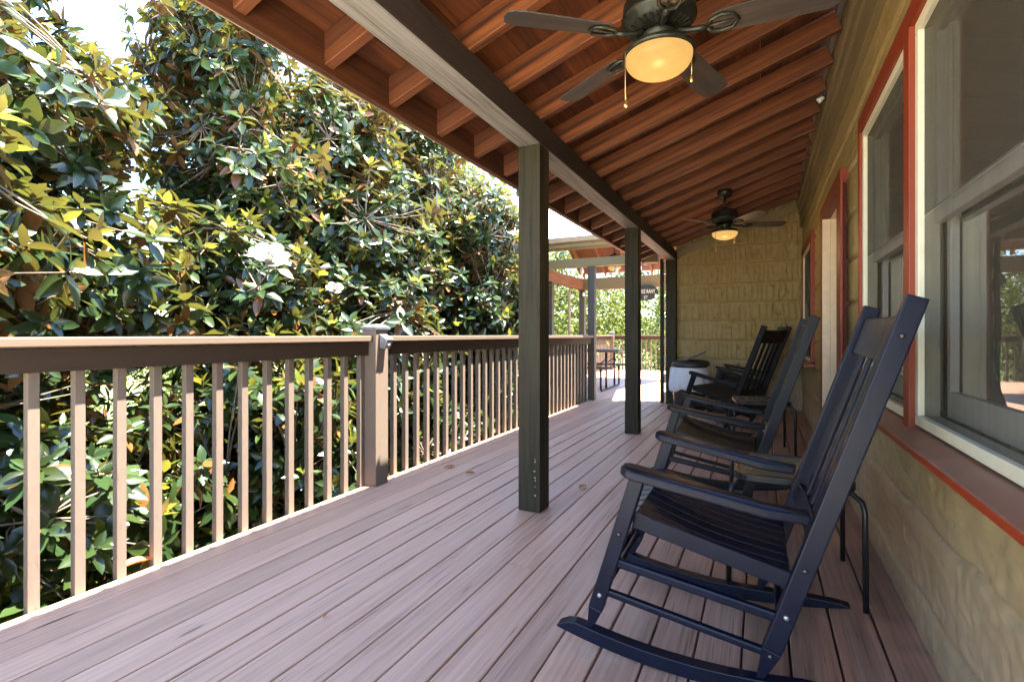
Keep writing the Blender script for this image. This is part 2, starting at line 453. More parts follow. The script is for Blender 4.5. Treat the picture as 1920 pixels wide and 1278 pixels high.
# hewn log planks: real relief, one sheet -----------------------------
LINES = [-.14, .145, .43, .712, 1.007, 1.302, 1.583, 1.862, 2.158, 2.425, 2.70, 2.98, 3.26]
def hewn_height(u, z, seed, amp=1., rough=False):
    h = np.zeros_like(u)
    wob = (vnoise(u, z * 0, seed + 1, 3.1) - .5) * (.034 if rough else .010) + (vnoise(u, z * 0, seed + 13, 11.) - .5) * (.020 if rough else 0)
    zz = z + wob
    L = np.array(LINES); idx = np.clip(np.searchsorted(L, zz) - 1, 0, len(L) - 2)
    lo = L[idx]; hi = L[idx + 1]
    t = (zz - lo)               # above the plank's lower edge
    top = hi - zz               # below the plank's upper edge
    # adze strokes: vertical scallops of uneven width
    row = (vnoise(u, idx * 7.3, seed + 9, 1.7) > .90) & (t > .11 + .03 * vnoise(u, idx * 1., seed + 8, 9.))
    wv = u + (vnoise(u, z, seed + 2, 9., 6.) - .5) * .028 + idx * .371 + row * .19
    s = wv / .072 + (vnoise(wv, idx * 3., seed + 3, 7.) - .5) * 1.1
    fr = s - np.floor(s)
    n_ = np.floor(s)
    hs = np.random.default_rng(seed + 30).random((512, 64, 2))
    r1 = hs[(n_.astype(int) + 100) % 512, (idx * 3 + row) % 64, 0]; r2 = hs[(n_.astype(int) + 100) % 512, (idx * 3 + row) % 64, 1]
    tt = np.clip(t / np.maximum(hi - lo, .01), 0, 1)
    sc = .5 + (r1 - .5) * .30 + (r2 - .40) * 1.2 * (fr - .5) + .60 * (2 * fr - 1) ** 2 * (.5 + r1) - .35 * np.sin(np.pi * np.clip(tt * 1.15, 0, 1)) * (.4 + r2)
    strength = np.ones_like(u)
    edge = np.clip((top - .046 - .012 * vnoise(np.floor(s) * 1.3, idx * 2., seed + 5)) / .014, 0, 1)
    low = np.clip(t / .012, 0, 1)
    if rough:
        h += .014 * np.clip((top - .004) / .026, 0, 1)
        sc = .20 * vnoise(u, z, seed + 14, 2.2, 8.) + .40 * vnoise(u, z, seed + 15, 7., 30.) + .45 * vnoise(u, z, seed + 16, 20., 60.) - .30 * np.clip((vnoise(u, z, seed + 17, 9., 30.) - .84) / .05, 0, 1); strength = strength * .5 + .4
    h += amp * (.013 * sc * strength + .008) * edge * low
    h += amp * .014 * (1 - edge) * np.clip(top / .012, 0, 1)
    h += amp * (vnoise(u, z, seed + 6, 26, 26) - .5) * .004 + amp * (vnoise(u, z, seed + 7, 70, 18) - .5) * .0025
    # grooves between planks
    h -= (.022 if rough else .016) * np.exp(-(t / .0065) ** 2)
    # knots and gouges
    kn = vnoise(u, z, seed + 12, 13, 10)
    h -= amp * (.005 if rough else .012) * np.clip((kn - .86) / .05, 0, 1)
    return h

def hewn_sheet(name, u0, u1, z0, z1, step, place, seed, holes=(), ztop=None, parent=None, amp=1., rough=False):
    nu = int((u1 - u0) / step) + 1; nz = int((z1 - z0) / step) + 1
    us = np.linspace(u0, u1, nu); zs = np.linspace(z0, z1, nz)
    U, Z = np.meshgrid(us, zs, indexing='ij')
    if ztop is not None: Z = z0 + (Z - z0) * ((ztop(U) - z0) / (z1 - z0))
    H = hewn_height(U, Z, seed, amp, rough)
    P = place(U, Z, H).reshape(-1, 3)
    I, J = np.meshgrid(np.arange(nu - 1), np.arange(nz - 1), indexing='ij')
    keep = np.ones_like(I, bool)
    uc = (U[:-1, :-1] + U[1:, 1:]) / 2; zc = (Z[:-1, :-1] + Z[1:, 1:]) / 2
    for a, b, c, d in holes: keep &= ~((uc > a) & (uc < b) & (zc > c) & (zc < d))
    I = I[keep]; J = J[keep]
    q = np.stack([I * nz + J, (I + 1) * nz + J, (I + 1) * nz + J + 1, I * nz + J + 1], 1)
    return np_mesh(name, P, q, M['hewn'], parent)

# ================================================================== SETTING
EYE = 1.08
WX = .50              # house wall plane
EY = 8.13             # end wall plane
# ground
g = MB(); n = 24
gv = []; gf = []
GX = np.concatenate([np.linspace(-160, -14, 14), np.linspace(-12, 8, 24), np.linspace(12, 160, 12)])
GY = np.concatenate([np.linspace(-120, -10, 10), np.linspace(-8, 30, 36), np.linspace(36, 220, 14)])
for x in GX:
    for y in GY:
        z = -2.75 + .25 * math.sin(x * .5 + y * .3) + .02 * max(0, -x - 12) * 6 * .35 + (max(0, y - 22) * .05)
        gv.append((x, y, z))
for i in range(len(GX) - 1):
    for j in range(len(GY) - 1):
        a = i * len(GY) + j; gf.append((a, a + len(GY), a + len(GY) + 1, a + 1))
tag(g.add(gv, gf, True).build('ground', M['ground']), kind='structure')

# deck boards (all one surface), running along the porch
def deck_boards(name, x0, x1, y0, y1, w=.1380, gap=.0070, seed=1, joints=True, first=None):
    r = random.Random(seed); mb = MB(); x = x0
    i = 0
    while x < x1 - .02:
        ww = first if (first and i == 0) else w
        xe = min(x + ww, x1)
        ys = [y0]
        if joints and r.random() < .45:
            y = y0 + r.uniform(.3, 4.2)
            while y < y1 - .6: ys.append(y); y += r.choice([4.88, 5.5, 6.1])
        ys.append(y1)
        for a, b in zip(ys[:-1], ys[1:]):
            dz = r.uniform(-.0012, .0012); tl = r.uniform(-.0012, .0012)
            b2 = b - (.003 if b < y1 else 0)
            e = .003
            prof = [(x, -.036), (xe, -.036), (xe, -e + dz + tl), (xe - e, dz + tl), (x + e, dz - tl), (x, -e + dz - tl)]
            mb.prism(prof, 1, a, b2)
        x = xe + gap + r.uniform(-.001, .0015); i += 1
    return mb.build(name, M['deck'])
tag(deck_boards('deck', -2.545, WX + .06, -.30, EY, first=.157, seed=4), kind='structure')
tag(deck_boards('open_deck', -4.25, 2.4, EY + .006, 15.35, seed=9), kind='structure')
tb = MB(); tb.box(-7.5, 7.5, -14.0, -.306, -.2, -.012); tag(tb.build('bounce_floor', M['bouncefloor']), kind='structure')  # unseen pale floor added behind the viewer to bounce sunlight into the porch
tag(deck_boards('side_deck', -4.25, -2.58, 7.86, EY, seed=12, joints=False), kind='structure')
fr = MB(); fr.box(-2.48, .56, -.28, 8.10, -.0425, -.0385); fr.box(-4.18, 1.2, 8.2, 15.2, -.0425, -.0385)  # thin sheets added under the boards to keep the gaps dark
fr.box(-2.53, -2.49, -.3, 7.86, -.24, -.04); fr.box(-4.23, -4.19, 7.9, 15.3, -.24, -.04); fr.box(-4.2, -2.53, 7.88, 7.92, -.24, -.04)
fr.box(-4.2, 2.4, 15.28, 15.33, -.24, -.04)
for y in np.arange(.1, 15.2, .6): fr.box((-2.48 if y < 7.9 else -4.18), .5 if y < 8 else 2.3, y, y + .04, -.24, -.045)
for x, y in ((-2.4, 0.3), (-2.4, 4.2), (-2.4, 7.6), (-4.1, 8.1), (-4.1, 12.), (-4.1, 15.2), (-1, 15.2), (1.5, 15.2), (-.6, 2), (-.6, 6)):
    fr.box(x - .07, x + .07, y - .07, y + .07, -2.9, -.25)
tag(fr.build('deck_frame', M['rail']), 'brown timber frame and legs carrying the porch deck above the lawn, with added gap-darkening sheets', 'deck frame', kind='structure')

# ================================================================== HOUSE
WH = [(.62, 3.27, .74, 2.20), (6.28, 7.68, .74, 2.17), (4.10, 5.18, -.2, 2.12)]
house = empty('house', (WX, 4, 0)); tag(house, 'house clad in olive hewn planks with red trimmed windows along the porch', 'house')
inv = Matrix.Translation(house.location).inverted()
def on_house(o):
    o.parent = house; o.matrix_parent_inverse = inv; return o
on_house(hewn_sheet('wall', .4, EY, 0, 2.72, .0105, lambda U, Z, H: np.stack([WX + .030 - H, U, Z], -1), 21, WH, amp=.8, rough=True))
def roof_z(x): return 2.385 + (x + 1.2) * .3333       # underside of the rafters
on_house(hewn_sheet('end_wall', -1.215, WX, 0, 2.3, .0095,
      lambda U, Z, H: np.stack([U, EY + .014 - H, Z], -1), 41, (), lambda u: roof_z(u) + .17, amp=1.25))
s = MB()
s.box(WX, WX + .14, -.06, .41, -.05, 2.95)                      # plain stretch of wall behind the viewer
s.box(WX + .10, WX + .16, .41, .62, 0, 2.95); s.box(WX + .10, WX + .16, 3.27, 4.10, 0, 2.95)
s.box(WX + .10, WX + .16, 5.18, 6.28, 0, 2.95); s.box(WX + .10, WX + .16, 7.68, EY + .2, 0, 2.95)
for a, b, c, d in WH[:2]: s.box(WX + .10, WX + .16, a, b, 0, c); s.box(WX + .10, WX + .16, a, b, d, 2.95)
s.box(WX + .10, WX + .16, 4.10, 5.18, 2.12, 2.95)
s.box(-1.2, WX + .16, EY + .03, EY + .16, -.05, 2.55)
s.prism([(-1.2, 2.55), (WX + .16, 2.55), (WX + .16, 3.08), (-1.2, 2.52)], 1, EY + .03, EY + .16)
on_house(s.build('wall_backing', M['hewn']))
# rooms behind the windows
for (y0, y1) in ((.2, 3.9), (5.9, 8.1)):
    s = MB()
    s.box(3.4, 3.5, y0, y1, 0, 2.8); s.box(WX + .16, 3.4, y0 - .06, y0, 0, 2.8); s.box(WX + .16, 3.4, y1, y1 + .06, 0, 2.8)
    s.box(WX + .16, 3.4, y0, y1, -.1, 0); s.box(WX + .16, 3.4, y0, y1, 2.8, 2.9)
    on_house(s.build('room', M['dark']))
# frieze and crown boards at the top of the wall
s = MB(); s.box(WX - .030, WX + .02, .3, EY - .002, 2.60, 2.775); on_house(s.build('frieze_board', M['olive_board_y'], bevel=.004))
s = MB(); s.box(WX - .048, WX + .02, .3, EY - .002, 2.777, 2.865); s.box(WX - .066, WX + .02, .3, EY - .002, 2.868, 3.05)
on_house(s.build('crown_board', M['olive_board_y'], bevel=.004))
# log corner beside the end wall: alternating plank ends
for i, z in enumerate(np.arange(.02, 2.20, .29)):
    s = MB(); s.box(-1.404, -1.350, EY + .0, EY + .16, z, z + .145); on_house(s.build('log_end', M['jamb'], bevel=.006))
s = MB(); s.box(-1.404, -1.214, EY + .17, EY + .20, 0, 2.28); on_house(s.build('corner_backing', M['blackmetal']))
s = MB(); s.box(-1.455, -1.405, EY - .04, EY + .05, 0, 2.28); on_house(s.build('corner_board', M['post'], bevel=.004))
# rake trim under the roof on the end wall
s = MB()
s.hexa([(-1.2, EY - .022, roof_z(-1.2) - .10), (-1.2, EY + .02, roof_z(-1.2) - .10), (-1.2, EY + .02, roof_z(-1.2) + .03), (-1.2, EY - .022, roof_z(-1.2) + .03)],
       [(WX - .07, EY - .022, roof_z(WX - .07) - .10), (WX - .07, EY + .02, roof_z(WX - .07) - .10), (WX - .07, EY + .02, roof_z(WX - .07) + .03), (WX - .07, EY - .022, roof_z(WX - .07) + .03)])
on_house(s.build('rake_board', M['olive_board'], bevel=.004))

def window(name, units, y0, y1, z0, z1, trim, sill_ext, label=None):
    """y0,y1: outer span of the white frames; red trim round it"""
    w = empty(name, (WX, (y0 + y1) / 2, z0)); on_house(w)
    M_inv = (Matrix.Translation(w.location)).inverted()
    def put(mb, nm, m, bevel=.003, par=None):
        o = mb.build(nm, m, bevel=bevel); o.parent = w; o.matrix_parent_inverse = M_inv; return o
    XT = WX - .034; XF = WX - .022
    t = MB()
    t.box(XT, WX + .03, y0 - trim, y1 + trim, z1, z1 + .085)
    t.box(XT, WX + .03, y0 - trim, y0, z0, z1 - .002); t.box(XT, WX + .03, y1, y1 + trim, z0, z1 - .002)
    put(t, 'trim', M['red'])
    for a, b in zip(units[:-1], units[1:]):
        t = MB(); t.box(XT - .006, WX + .03, a[1], b[0], z0 - .035, z1 - .002); put(t, 'mullion', M['red'])
    t = MB(); e0 = y0 - trim - sill_ext; e1 = y1 + trim + sill_ext
    t.prism([(WX - .100, z0 - .052), (WX + .05, z0 - .045), (WX + .05, z0 - .004), (WX - .02, z0 - .010), (WX - .100, z0 - .028)], 1, e0, e1)
    put(t, 'sill', M['sill'], .005)
    fw = .036
    for a, b in units:
        t = MB()
        t.box(XF, WX + .04, a, b, z1 - fw, z1); t.box(XF, WX + .04, a, b, z0, z0 + fw)
        t.box(XF, WX + .04, a, a + fw, z0 + fw, z1 - fw); t.box(XF, WX + .04, b - fw, b, z0 + fw, z1 - fw)
        fo = put(t, 'frame', M['cream'])
        # sashes
        zm = z0 + (z1 - z0) * .515
        t = MB(); sw = .036
        t.box(WX + .022, WX + .052, a + fw, b - fw, zm - .03, zm + .03)
        t.box(WX + .022, WX + .05, a + fw, b - fw, z1 - fw - sw, z1 - fw); t.box(WX + .022, WX + .05, a + fw, a + fw + sw, zm + .03, z1 - fw - sw)
        t.box(WX + .022, WX + .05, b - fw - sw, b - fw, zm + .03, z1 - fw - sw)
        t.box(WX + .056, WX + .085, a + fw, a + fw + sw, z0 + fw, zm); t.box(WX + .056, WX + .085, b - fw - sw, b - fw, z0 + fw, zm)
        t.box(WX + .056, WX + .085, a + fw + sw, b - fw - sw, z0 + fw, z0 + fw + .09)
        put(t, 'sash', M['white'])
        t = MB(); t.box(WX + .034, WX + .038, a + fw + sw, b - fw - sw, zm + .03, z1 - fw - sw)
        t.box(WX + .068, WX + .072, a + fw + sw, b - fw - sw, z0 + fw + .09, zm - .03)
        put(t, 'pane', M['glass'], 0)
        t = MB(); t.box(WX - .004, WX - .003, a + fw, b - fw, zm, z1 - fw); put(t, 'screen', M['screen'], 0)
        t = MB(); t.box(WX - .004, WX - .003, a + fw, b - fw, z0 + fw, zm - .002); put(t, 'screen', M['screen2'], 0)
        # curtain hanging inside
        cu = []; cf = []; N = 90
        ya, yb = a + .02, b - .02
        for i in range(N + 1):
            y = ya + (yb - ya) * i / N
            x = WX + .25 + .035 * math.sin(i * .85) + .012 * math.sin(i * 2.3)
            cu += [(x, y, z0 - .05), (x, y, z1 + .05)]
        for i in range(N):
            if .24 < i / N < .80: continue
            cf.append((2 * i, 2 * i + 2, 2 * i + 3, 2 * i + 1))
        put(MB().add(cu, cf, True), 'curtain', M['curtain'], 0)
    return w
window('window', [(.66, 2.196), (2.272, 3.235)], .66, 3.235, .765, 2.168, .055, .05)
window('window', [(6.36, 7.62)], 6.36, 7.62, .775, 2.125, .085, .03)

# recessed door
d = empty('door', (WX, 4.6, 0)); on_house(d); dinv = Matrix.Translation(d.location).inverted()
def put_d(mb, nm, m, bevel=.003):
    o = mb.build(nm, m, bevel=bevel); o.parent = d; o.matrix_parent_inverse = dinv; return o
t = MB(); t.box(WX - .034, WX + .03, 3.99, 5.275, 2.095, 2.205); t.box(WX - .034, WX + .03, 5.155, 5.275, .002, 2.093)
t.box(WX - .034, WX + .03, 3.99, 4.13, .002, 2.093); put_d(t, 'trim', M['red'])
t = MB(); t.box(WX + .031, WX + .078, 5.150, 5.21, .002, 2.10); t.box(WX + .031, WX + .078, 4.07, 4.13, .002, 2.10); t.box(WX + .031, WX + .078, 4.13, 5.150, 2.09, 2.13)
t.box(WX - .030, WX + .031, 5.148, 5.1545, .002, 2.0945); put_d(t, 'jamb', M['jamb'])
t = MB(); t.box(WX + .079, WX + .12, 4.09, 5.19, .002, 2.10)
for z0, z1 in ((.2, .85), (1.0, 1.95)):
    for y0, y1 in ((4.25, 4.58), (4.70, 5.03)): t.box(WX + .072, WX + .0795, y0, y1, z0, z1)
dl = put_d(t, 'door_leaf', M['red'])
t = MB(); t.lathe([(.0, .0), (.012, .0), (.012, .03), (.028, .04), (.03, .06), (.0, .07)], n=16)
kn = t.build('handle', M['brass']); kn.rotation_euler = (0, R(-90), 0); kn.location = (WX + .078, 4.22, 1.0); kn.parent = d; kn.matrix_parent_inverse = dinv
# screen door frame standing against the near trim
t = MB(); t.box(WX - .050, WX - .0345, 3.84, 3.985, .03, 2.09); t.box(WX - .042, WX - .02, 3.985, 4.10, .03, 2.06); put_d(t, 'screen_door_edge', M['red'])

# ================================================================== PORCH ROOF
roof = empty('porch_roof', (0, 3.5, 2.2)); tag(roof, 'porch roof of stained cedar rafters and planks above the rocking chairs', 'roof')
rinv = Matrix.Translation(roof.location).inverted()
def put_r(o): o.parent = roof; o.matrix_parent_inverse = rinv; return o
RXO = -1.668; SLA = math.atan(.3333)
ry = 1.142 - .41 * 2; k = 0
while ry < EY - .12:
    mb = MB(); w = .024; h = .142
    jit = random.uniform(-.006, .006); zj = random.uniform(-.004, .004)
    x1 = WX - .068
    Ls = (x1 - RXO) / math.cos(SLA); hh = h * math.cos(SLA)
    mb.hexa([(0, -w, zj), (0, w, zj), (0, w, hh), (0, -w, hh)], [(Ls, -w + jit, zj), (Ls, w + jit, zj), (Ls, w + jit, hh), (Ls, -w + jit, hh)])
    # a mesh of its own so each board gets its own grain: shift the object origin
    o = mb.build('rafter', M['rafter'], bevel=.004); put_r(o); o.location = (RXO, ry, roof_z(RXO)); o.rotation_euler = (0, -SLA, 0)
    ry += .41
s = MB(); r2 = random.Random(3); x = RXO - .02
while x < WX + .02:
    xe = x + .138
    dz = r2.uniform(0, .003)
    yb = -.08  # roof stops short behind the viewer to let more daylight in
    while yb < EY + .12:
        ye = min(yb + r2.uniform(1.4, 3.8), EY + .12)
        s.hexa([(x, yb, roof_z(x) + .143 + dz), (xe, yb, roof_z(xe) + .143 + dz), (xe, yb, roof_z(xe) + .164), (x, yb, roof_z(x) + .164)],
               [(x, ye - .002, roof_z(x) + .143 + dz), (xe, ye - .002, roof_z(xe) + .143 + dz), (xe, ye - .002, roof_z(xe) + .164), (x, ye - .002, roof_z(x) + .164)])
        yb = ye
    x = xe + .0015
put_r(s.build('roof_planks', M['rafter_y']))
s = MB(); xa, xb = RXO - .055, 4.0
s.hexa([(xa, -.10, roof_z(xa) + .1643), (xb, -.10, roof_z(xb) + .1643), (xb, -.10, roof_z(xb) + .19), (xa, -.10, roof_z(xa) + .19)],
       [(xa, EY + .18, roof_z(xa) + .1643), (xb, EY + .18, roof_z(xb) + .1643), (xb, EY + .18, roof_z(xb) + .19), (xa, EY + .18, roof_z(xa) + .19)])
for y in np.arange(0., EY, .23):
    s.bar((xa, y, roof_z(xa) + .20), (xb, y, roof_z(xb) + .20), .03, .025)
put_r(s.build('metal_sheet', M['metalroof']))
s = MB(); s.box(RXO - .038, RXO - .001, -.08, EY + .12, 2.205, 2.372); put_r(s.build('fascia', M['rafter_y'], bevel=.003))
s = MB(); s.box(RXO - .056, RXO - .0385, -.08, EY + .13, 2.212, 2.375); put_r(s.build('drip_edge', M['gutter'], bevel=.002))
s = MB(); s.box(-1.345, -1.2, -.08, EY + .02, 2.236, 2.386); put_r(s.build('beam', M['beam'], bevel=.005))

def porch_post(y, label):
    mb = MB(); mb.box(-.0725, .0725, -.0725, .0725, 0, 2.234)
    o = mb.build('porch_post', M['post'], bevel=.004); o.location = (-1.2725, y, .001)
    sc_ = MB()
    for a, b in ((-.045, .06), (.03, .06)): sc_.lathe([(0, 0), (.005, 0), (.005, .002), (0, .0028)], n=8)
    tag(o, label, 'post', 'square posts carrying the porch beam')
    return o
porch_post(2.82, 'tall square weathered post nearest the viewer, standing alone on the mauve deck')
porch_post(5.465, 'square weathered post in the middle of the porch, left of the rocking chairs')
porch_post(8.045, 'square weathered post at the end wall beside the lined bin')
# paint-bare streak with staple marks low on the near post
s = MB(); rr = random.Random(5)
z = .10
while z < .34:
    s.box(-1.2725 + .035 + rr.uniform(-.006, .006), -1.2725 + .035 + rr.uniform(.008, .012), 2.7455, 2.7476, z, z + rr.uniform(.003, .012)); z += rr.uniform(.012, .06)
pst = bpy.data.objects['porch_post']
st = s.build('paint_scar', M['scar']); st['kind'] = 'stuff'; st.parent = pst; st.matrix_parent_inverse = Matrix.Translation(pst.location).inverted()

# ================================================================== RAILINGS
def cap_rail(mb, x0, x1, y0, y1): mb.box(x0, x1, y0, y1, 1.030, 1.070)
def railing(name, label, x, y0, y1, phase, step, cap_y0=None, cap_y1=None):
    o = empty(name, (x, (y0 + y1) / 2, 0)); tag(o, label, 'railing', 'tan wooden deck railings')
    iv = Matrix.Translation(o.location).inverted()
    def put(mb, nm, m, bv=.003):
        c = mb.build(nm, m, bevel=bv); c.parent = o; c.matrix_parent_inverse = iv; return c
    mb = MB(); cap_rail(mb, x - .115, x + .032, cap_y0 if cap_y0 is not None else y0, cap_y1 if cap_y1 is not None else y1); put(mb, 'cap_rail', M['rail'], .006)
    mb = MB(); mb.box(x - .046, x - .008, y0, y1, .932, 1.0285); put(mb, 'side_rail', M['siderail'], .004)
    y = phase
    while y < y1 - .02:
        if y > y0 + .02:
            mb = MB(); j = random.uniform(-.003, .003)
            mb.box(x - .086, x - .048, y - .019 + j, y + .019 + j, -.20, 1.0285); put(mb, 'baluster', M['baluster'], .003)
        y += step
    return o
def railing_x(name, label, y, x0, x1, step=.143, low=-.2):
    o = empty(name, ((x0 + x1) / 2, y, 0)); tag(o, label, 'railing', 'tan wooden deck railings')
    iv = Matrix.Translation(o.location).inverted()
    def put(mb, nm, m, bv=.003):
        c = mb.build(nm, m, bevel=bv); c.parent = o; c.matrix_parent_inverse = iv; return c
    mb = MB(); mb.box(x0, x1, y - .05, y + .10, 1.030, 1.070); put(mb, 'cap_rail', M['rail'], .005)
    mb = MB(); mb.box(x0, x1, y - .008, y + .030, .932, 1.0285); put(mb, 'side_rail', M['siderail'])
    x = x0 + .08
    while x < x1 - .03:
        mb = MB(); mb.box(x - .019, x + .019, y + .032, y + .07, low, 1.0285); put(mb, 'baluster', M['baluster']); x += step
    return o
railing('deck_railing', 'long tan railing before the magnolias at the left, ending at the capped post', -2.5, -.28, 2.698, .889 - .1487 * 9, .1487)
railing('deck_railing', 'tan railing running from the capped post towards the covered deck', -2.5, 2.832, 7.85, 3.03, .1425)
railing_x('deck_railing', 'tan railing crossing behind the porch corner under the deck eave', 7.93, -4.16, -2.575)
railing('deck_railing', 'tan railing along the far left side of the covered deck', -4.17, 8.06, 15.12, 8.15, .143)
railing_x('deck_railing', 'sunlit tan railing across the far end of the open deck', 15.24, -4.10, 2.3)

def post_box(name, x, y, w, z1, label, m='post', cat='post', group=None, z0=.001):
    mb = MB(); mb.box(-w / 2, w / 2, -w / 2, w / 2, 0, z1 - z0)
    o = mb.build(name, M[m], bevel=.004); o.location = (x, y, z0); tag(o, label, cat, group); return o
def cap(par, w, z, m='steel'):
    mb = MB(); a = w / 2 + .012
    q = lambda a, z: [(-a, -a, z), (a, -a, z), (a, a, z), (-a, a, z)]
    mb.hexa(q(a, z - .018), q(a, z)); mb.hexa(q(a - .004, z + .0005), q(a * .55, z + .022))
    o = mb.build('post_cap', M[m], bevel=.002); o.parent = par
rp = post_box('rail_post', -2.51, 2.765, .13, 1.115, 'tan square railing post with grey metal cap and small lamp', 'baluster', 'rail post', z0=-.24)
cap(rp, .13, 1.355 + .018)
rp2 = post_box('rail_post', -4.19, 15.19, .13, 1.13, 'far corner railing post with flat cap at the open deck corner', 'baluster', 'rail post', z0=.001)
cap(rp2, .13, 1.148)
# solar lamp on the near rail post
lamp = empty('solar_lamp', (-2.4445, 2.765, 1.03)); tag(lamp, 'small grey wedge lamp screwed on the capped railing post', 'lamp')
mb = MB(); mb.box(0, .006, -.036, .036, -.052, .058)
c = mb.build('back_plate', M['bolt'], lamp, bevel=.003)
mb = MB(); mb.prism([(.007, .048), (.070, .012), (.070, -.002), (.045, -.050), (.007, -.050)], 1, -.033, .033)
mb.build('housing', M['steel'], lamp, bevel=.003)
mb = MB(); mb.prism([(.008, .053), (.076, .0155), (.076, .0115), (.008, .049)], 1, -.037, .037); mb.build('solar_panel', M['steel'], lamp, bevel=.001)
mb = MB(); mb.lathe([(0, 0), (.009, 0), (.008, .006), (0, .008)], n=12); c = mb.build('sensor', M['bulb'], lamp); c.location = (.060, 0, -.022); c.rotation_euler = (0, R(115), 0)

# ================================================================== COVERED DECK beyond
cov = empty('covered_deck_roof', (-2.0, 10, 2.2)); tag(cov, 'gabled roof over the far deck with white metal top and tan gutter', 'roof')
cinv = Matrix.Translation(cov.location).inverted()
def put_c(o): o.parent = cov; o.matrix_parent_inverse = cinv; return o
CX0, CX1 = -4.35, -1.2; EAVE = 7.62; RIDGE = 10.05; FAR = 12.5; ZE = 2.65; SL = .62
def gz(y): return ZE + SL * ((y - EAVE) if y < RIDGE else (2 * RIDGE - EAVE - y))
s = MB()
for a, b in ((EAVE - .03, RIDGE), (RIDGE, FAR)):
    za, zb = ((ZE - .02, gz(RIDGE)) if a < RIDGE else (gz(RIDGE), gz(FAR)))
    s.hexa([(CX0, a, za + .02), (CX1, a, za + .02), (CX1, a, za + .035), (CX0, a, za + .035)],
           [(CX0, b, zb + .02), (CX1, b, zb + .02), (CX1, b, zb + .035), (CX0, b, zb + .035)])
    for x in np.arange(CX0 + .1, CX1, .23):
        s.prism([(x - .02, -.0), (x + .02, 0), (x + .010, .022), (x - .010, .022)], 1, 0, .001) if False else s.bar((x, a, za + .045), (x, b, zb + .045), .03, .022)
put_c(s.build('metal_sheet', M['metalroof']))
s = MB(); rr = random.Random(8)
for i in range(150):
    y = rr.uniform(EAVE + .1, RIDGE - .2); x = rr.choice(list(np.arange(CX0 + .16, CX1, .23))) + rr.uniform(-.03, .03)
    s.lathe([(.012, 0), (.010, .008), (0, .010)], (x, y, gz(y) + .036), 6)
o = put_c(s.build('screw_heads', M['steel'])); o['kind'] = 'stuff'
s = MB()
for (a, b) in ((EAVE + .05, RIDGE), (RIDGE, FAR - .05)):
    s.hexa([(CX0 + .05, a, gz(a) - .012), (CX1, a, gz(a) - .012), (CX1, a, gz(a) + .015), (CX0 + .05, a, gz(a) + .015)],
           [(CX0 + .05, b, gz(b) - .012), (CX1, b, gz(b) - .012), (CX1, b, gz(b) + .015), (CX0 + .05, b, gz(b) + .015)])
put_c(s.build('roof_planks', M['rafter_y']))
for x in np.arange(CX0 + .2, -1.3, .58):
    mb = MB()
    for (a, b) in ((EAVE + .12, RIDGE), (RIDGE, FAR - .1)):
        mb.hexa([(x - .02, a, gz(a) - .15), (x + .02, a, gz(a) - .15), (x + .02, a, gz(a) - .013), (x - .02, a, gz(a) - .013)],
                [(x - .02, b, gz(b) - .15), (x + .02, b, gz(b) - .15), (x + .02, b, gz(b) - .013), (x - .02, b, gz(b) - .013)])
    put_c(mb.build('rafter', M['rafter_far']))
s = MB()   # gutter with its rolled lip, then soffit fascia
s.prism([(EAVE - .13, ZE - .01), (EAVE - .115, ZE - .01), (EAVE - .10, ZE - .07), (EAVE - .02, ZE - .085), (EAVE - .02, ZE + .0), (EAVE - .005, ZE + .0), (EAVE - .005, ZE - .10), (EAVE - .11, ZE - .085)], 0, CX0, -1.42)
put_c(s.build('gutter', M['gutter']))
s = MB(); s.box(CX0, -1.42, EAVE, EAVE + .03, ZE - .15, ZE + .0); put_c(s.build('fascia', M['olive_board'], bevel=.003))
s = MB(); s.box(CX0, -1.42, EAVE + .032, 7.95, ZE - .145, ZE - .125); put_c(s.build('soffit', M['olive_board']))
s = MB(); s.box(-4.22, -1.46, 7.87, 8.01, 2.205, 2.345); put_c(s.build('front_beam', M['olive_board'], bevel=.004))
s = MB(); s.box(-4.22, 2.2, 12.03, 12.17, 2.205, 2.50); put_c(s.build('far_beam', M['olive_board'], bevel=.004))
s = MB(); s.box(-4.20, -4.06, 8.012, 12.028, 2.215, 2.47); put_c(s.build('side_beam', M['rafter_far'], bevel=.004))
post_box('deck_post', -2.525, 7.94, .115, 2.204, 'grey square post at the porch corner holding the covered deck eave', 'greypost', 'post', 'posts of the covered deck')
post_box('deck_post', -4.13, 7.955, .13, 2.204, 'grey square post half hidden by magnolia leaves left of the covered deck', 'greypost', 'post', 'posts of the covered deck')
post_box('deck_post', -4.10, 9.95, .13, 2.214, 'brownish square post midway along the left side of the covered deck', 'greypost', 'post', 'posts of the covered deck')
post_box('deck_post', -4.10, 12.10, .14, 2.204, 'grey square post at the far left corner of the covered deck', 'greypost', 'post', 'posts of the covered deck')
s = MB(); s.tube([(-4.28, 11.75, 2.40), (-4.28, 11.75, 2.3), (-4.33, 11.75, 2.15), (-4.33, 11.75, -.5), (-4.33, 11.75, -2.9)], .035, 8)
tag(s.build('downspout', M['gutter']), 'thin tan downspout running down beside the far left deck post', 'downspout')
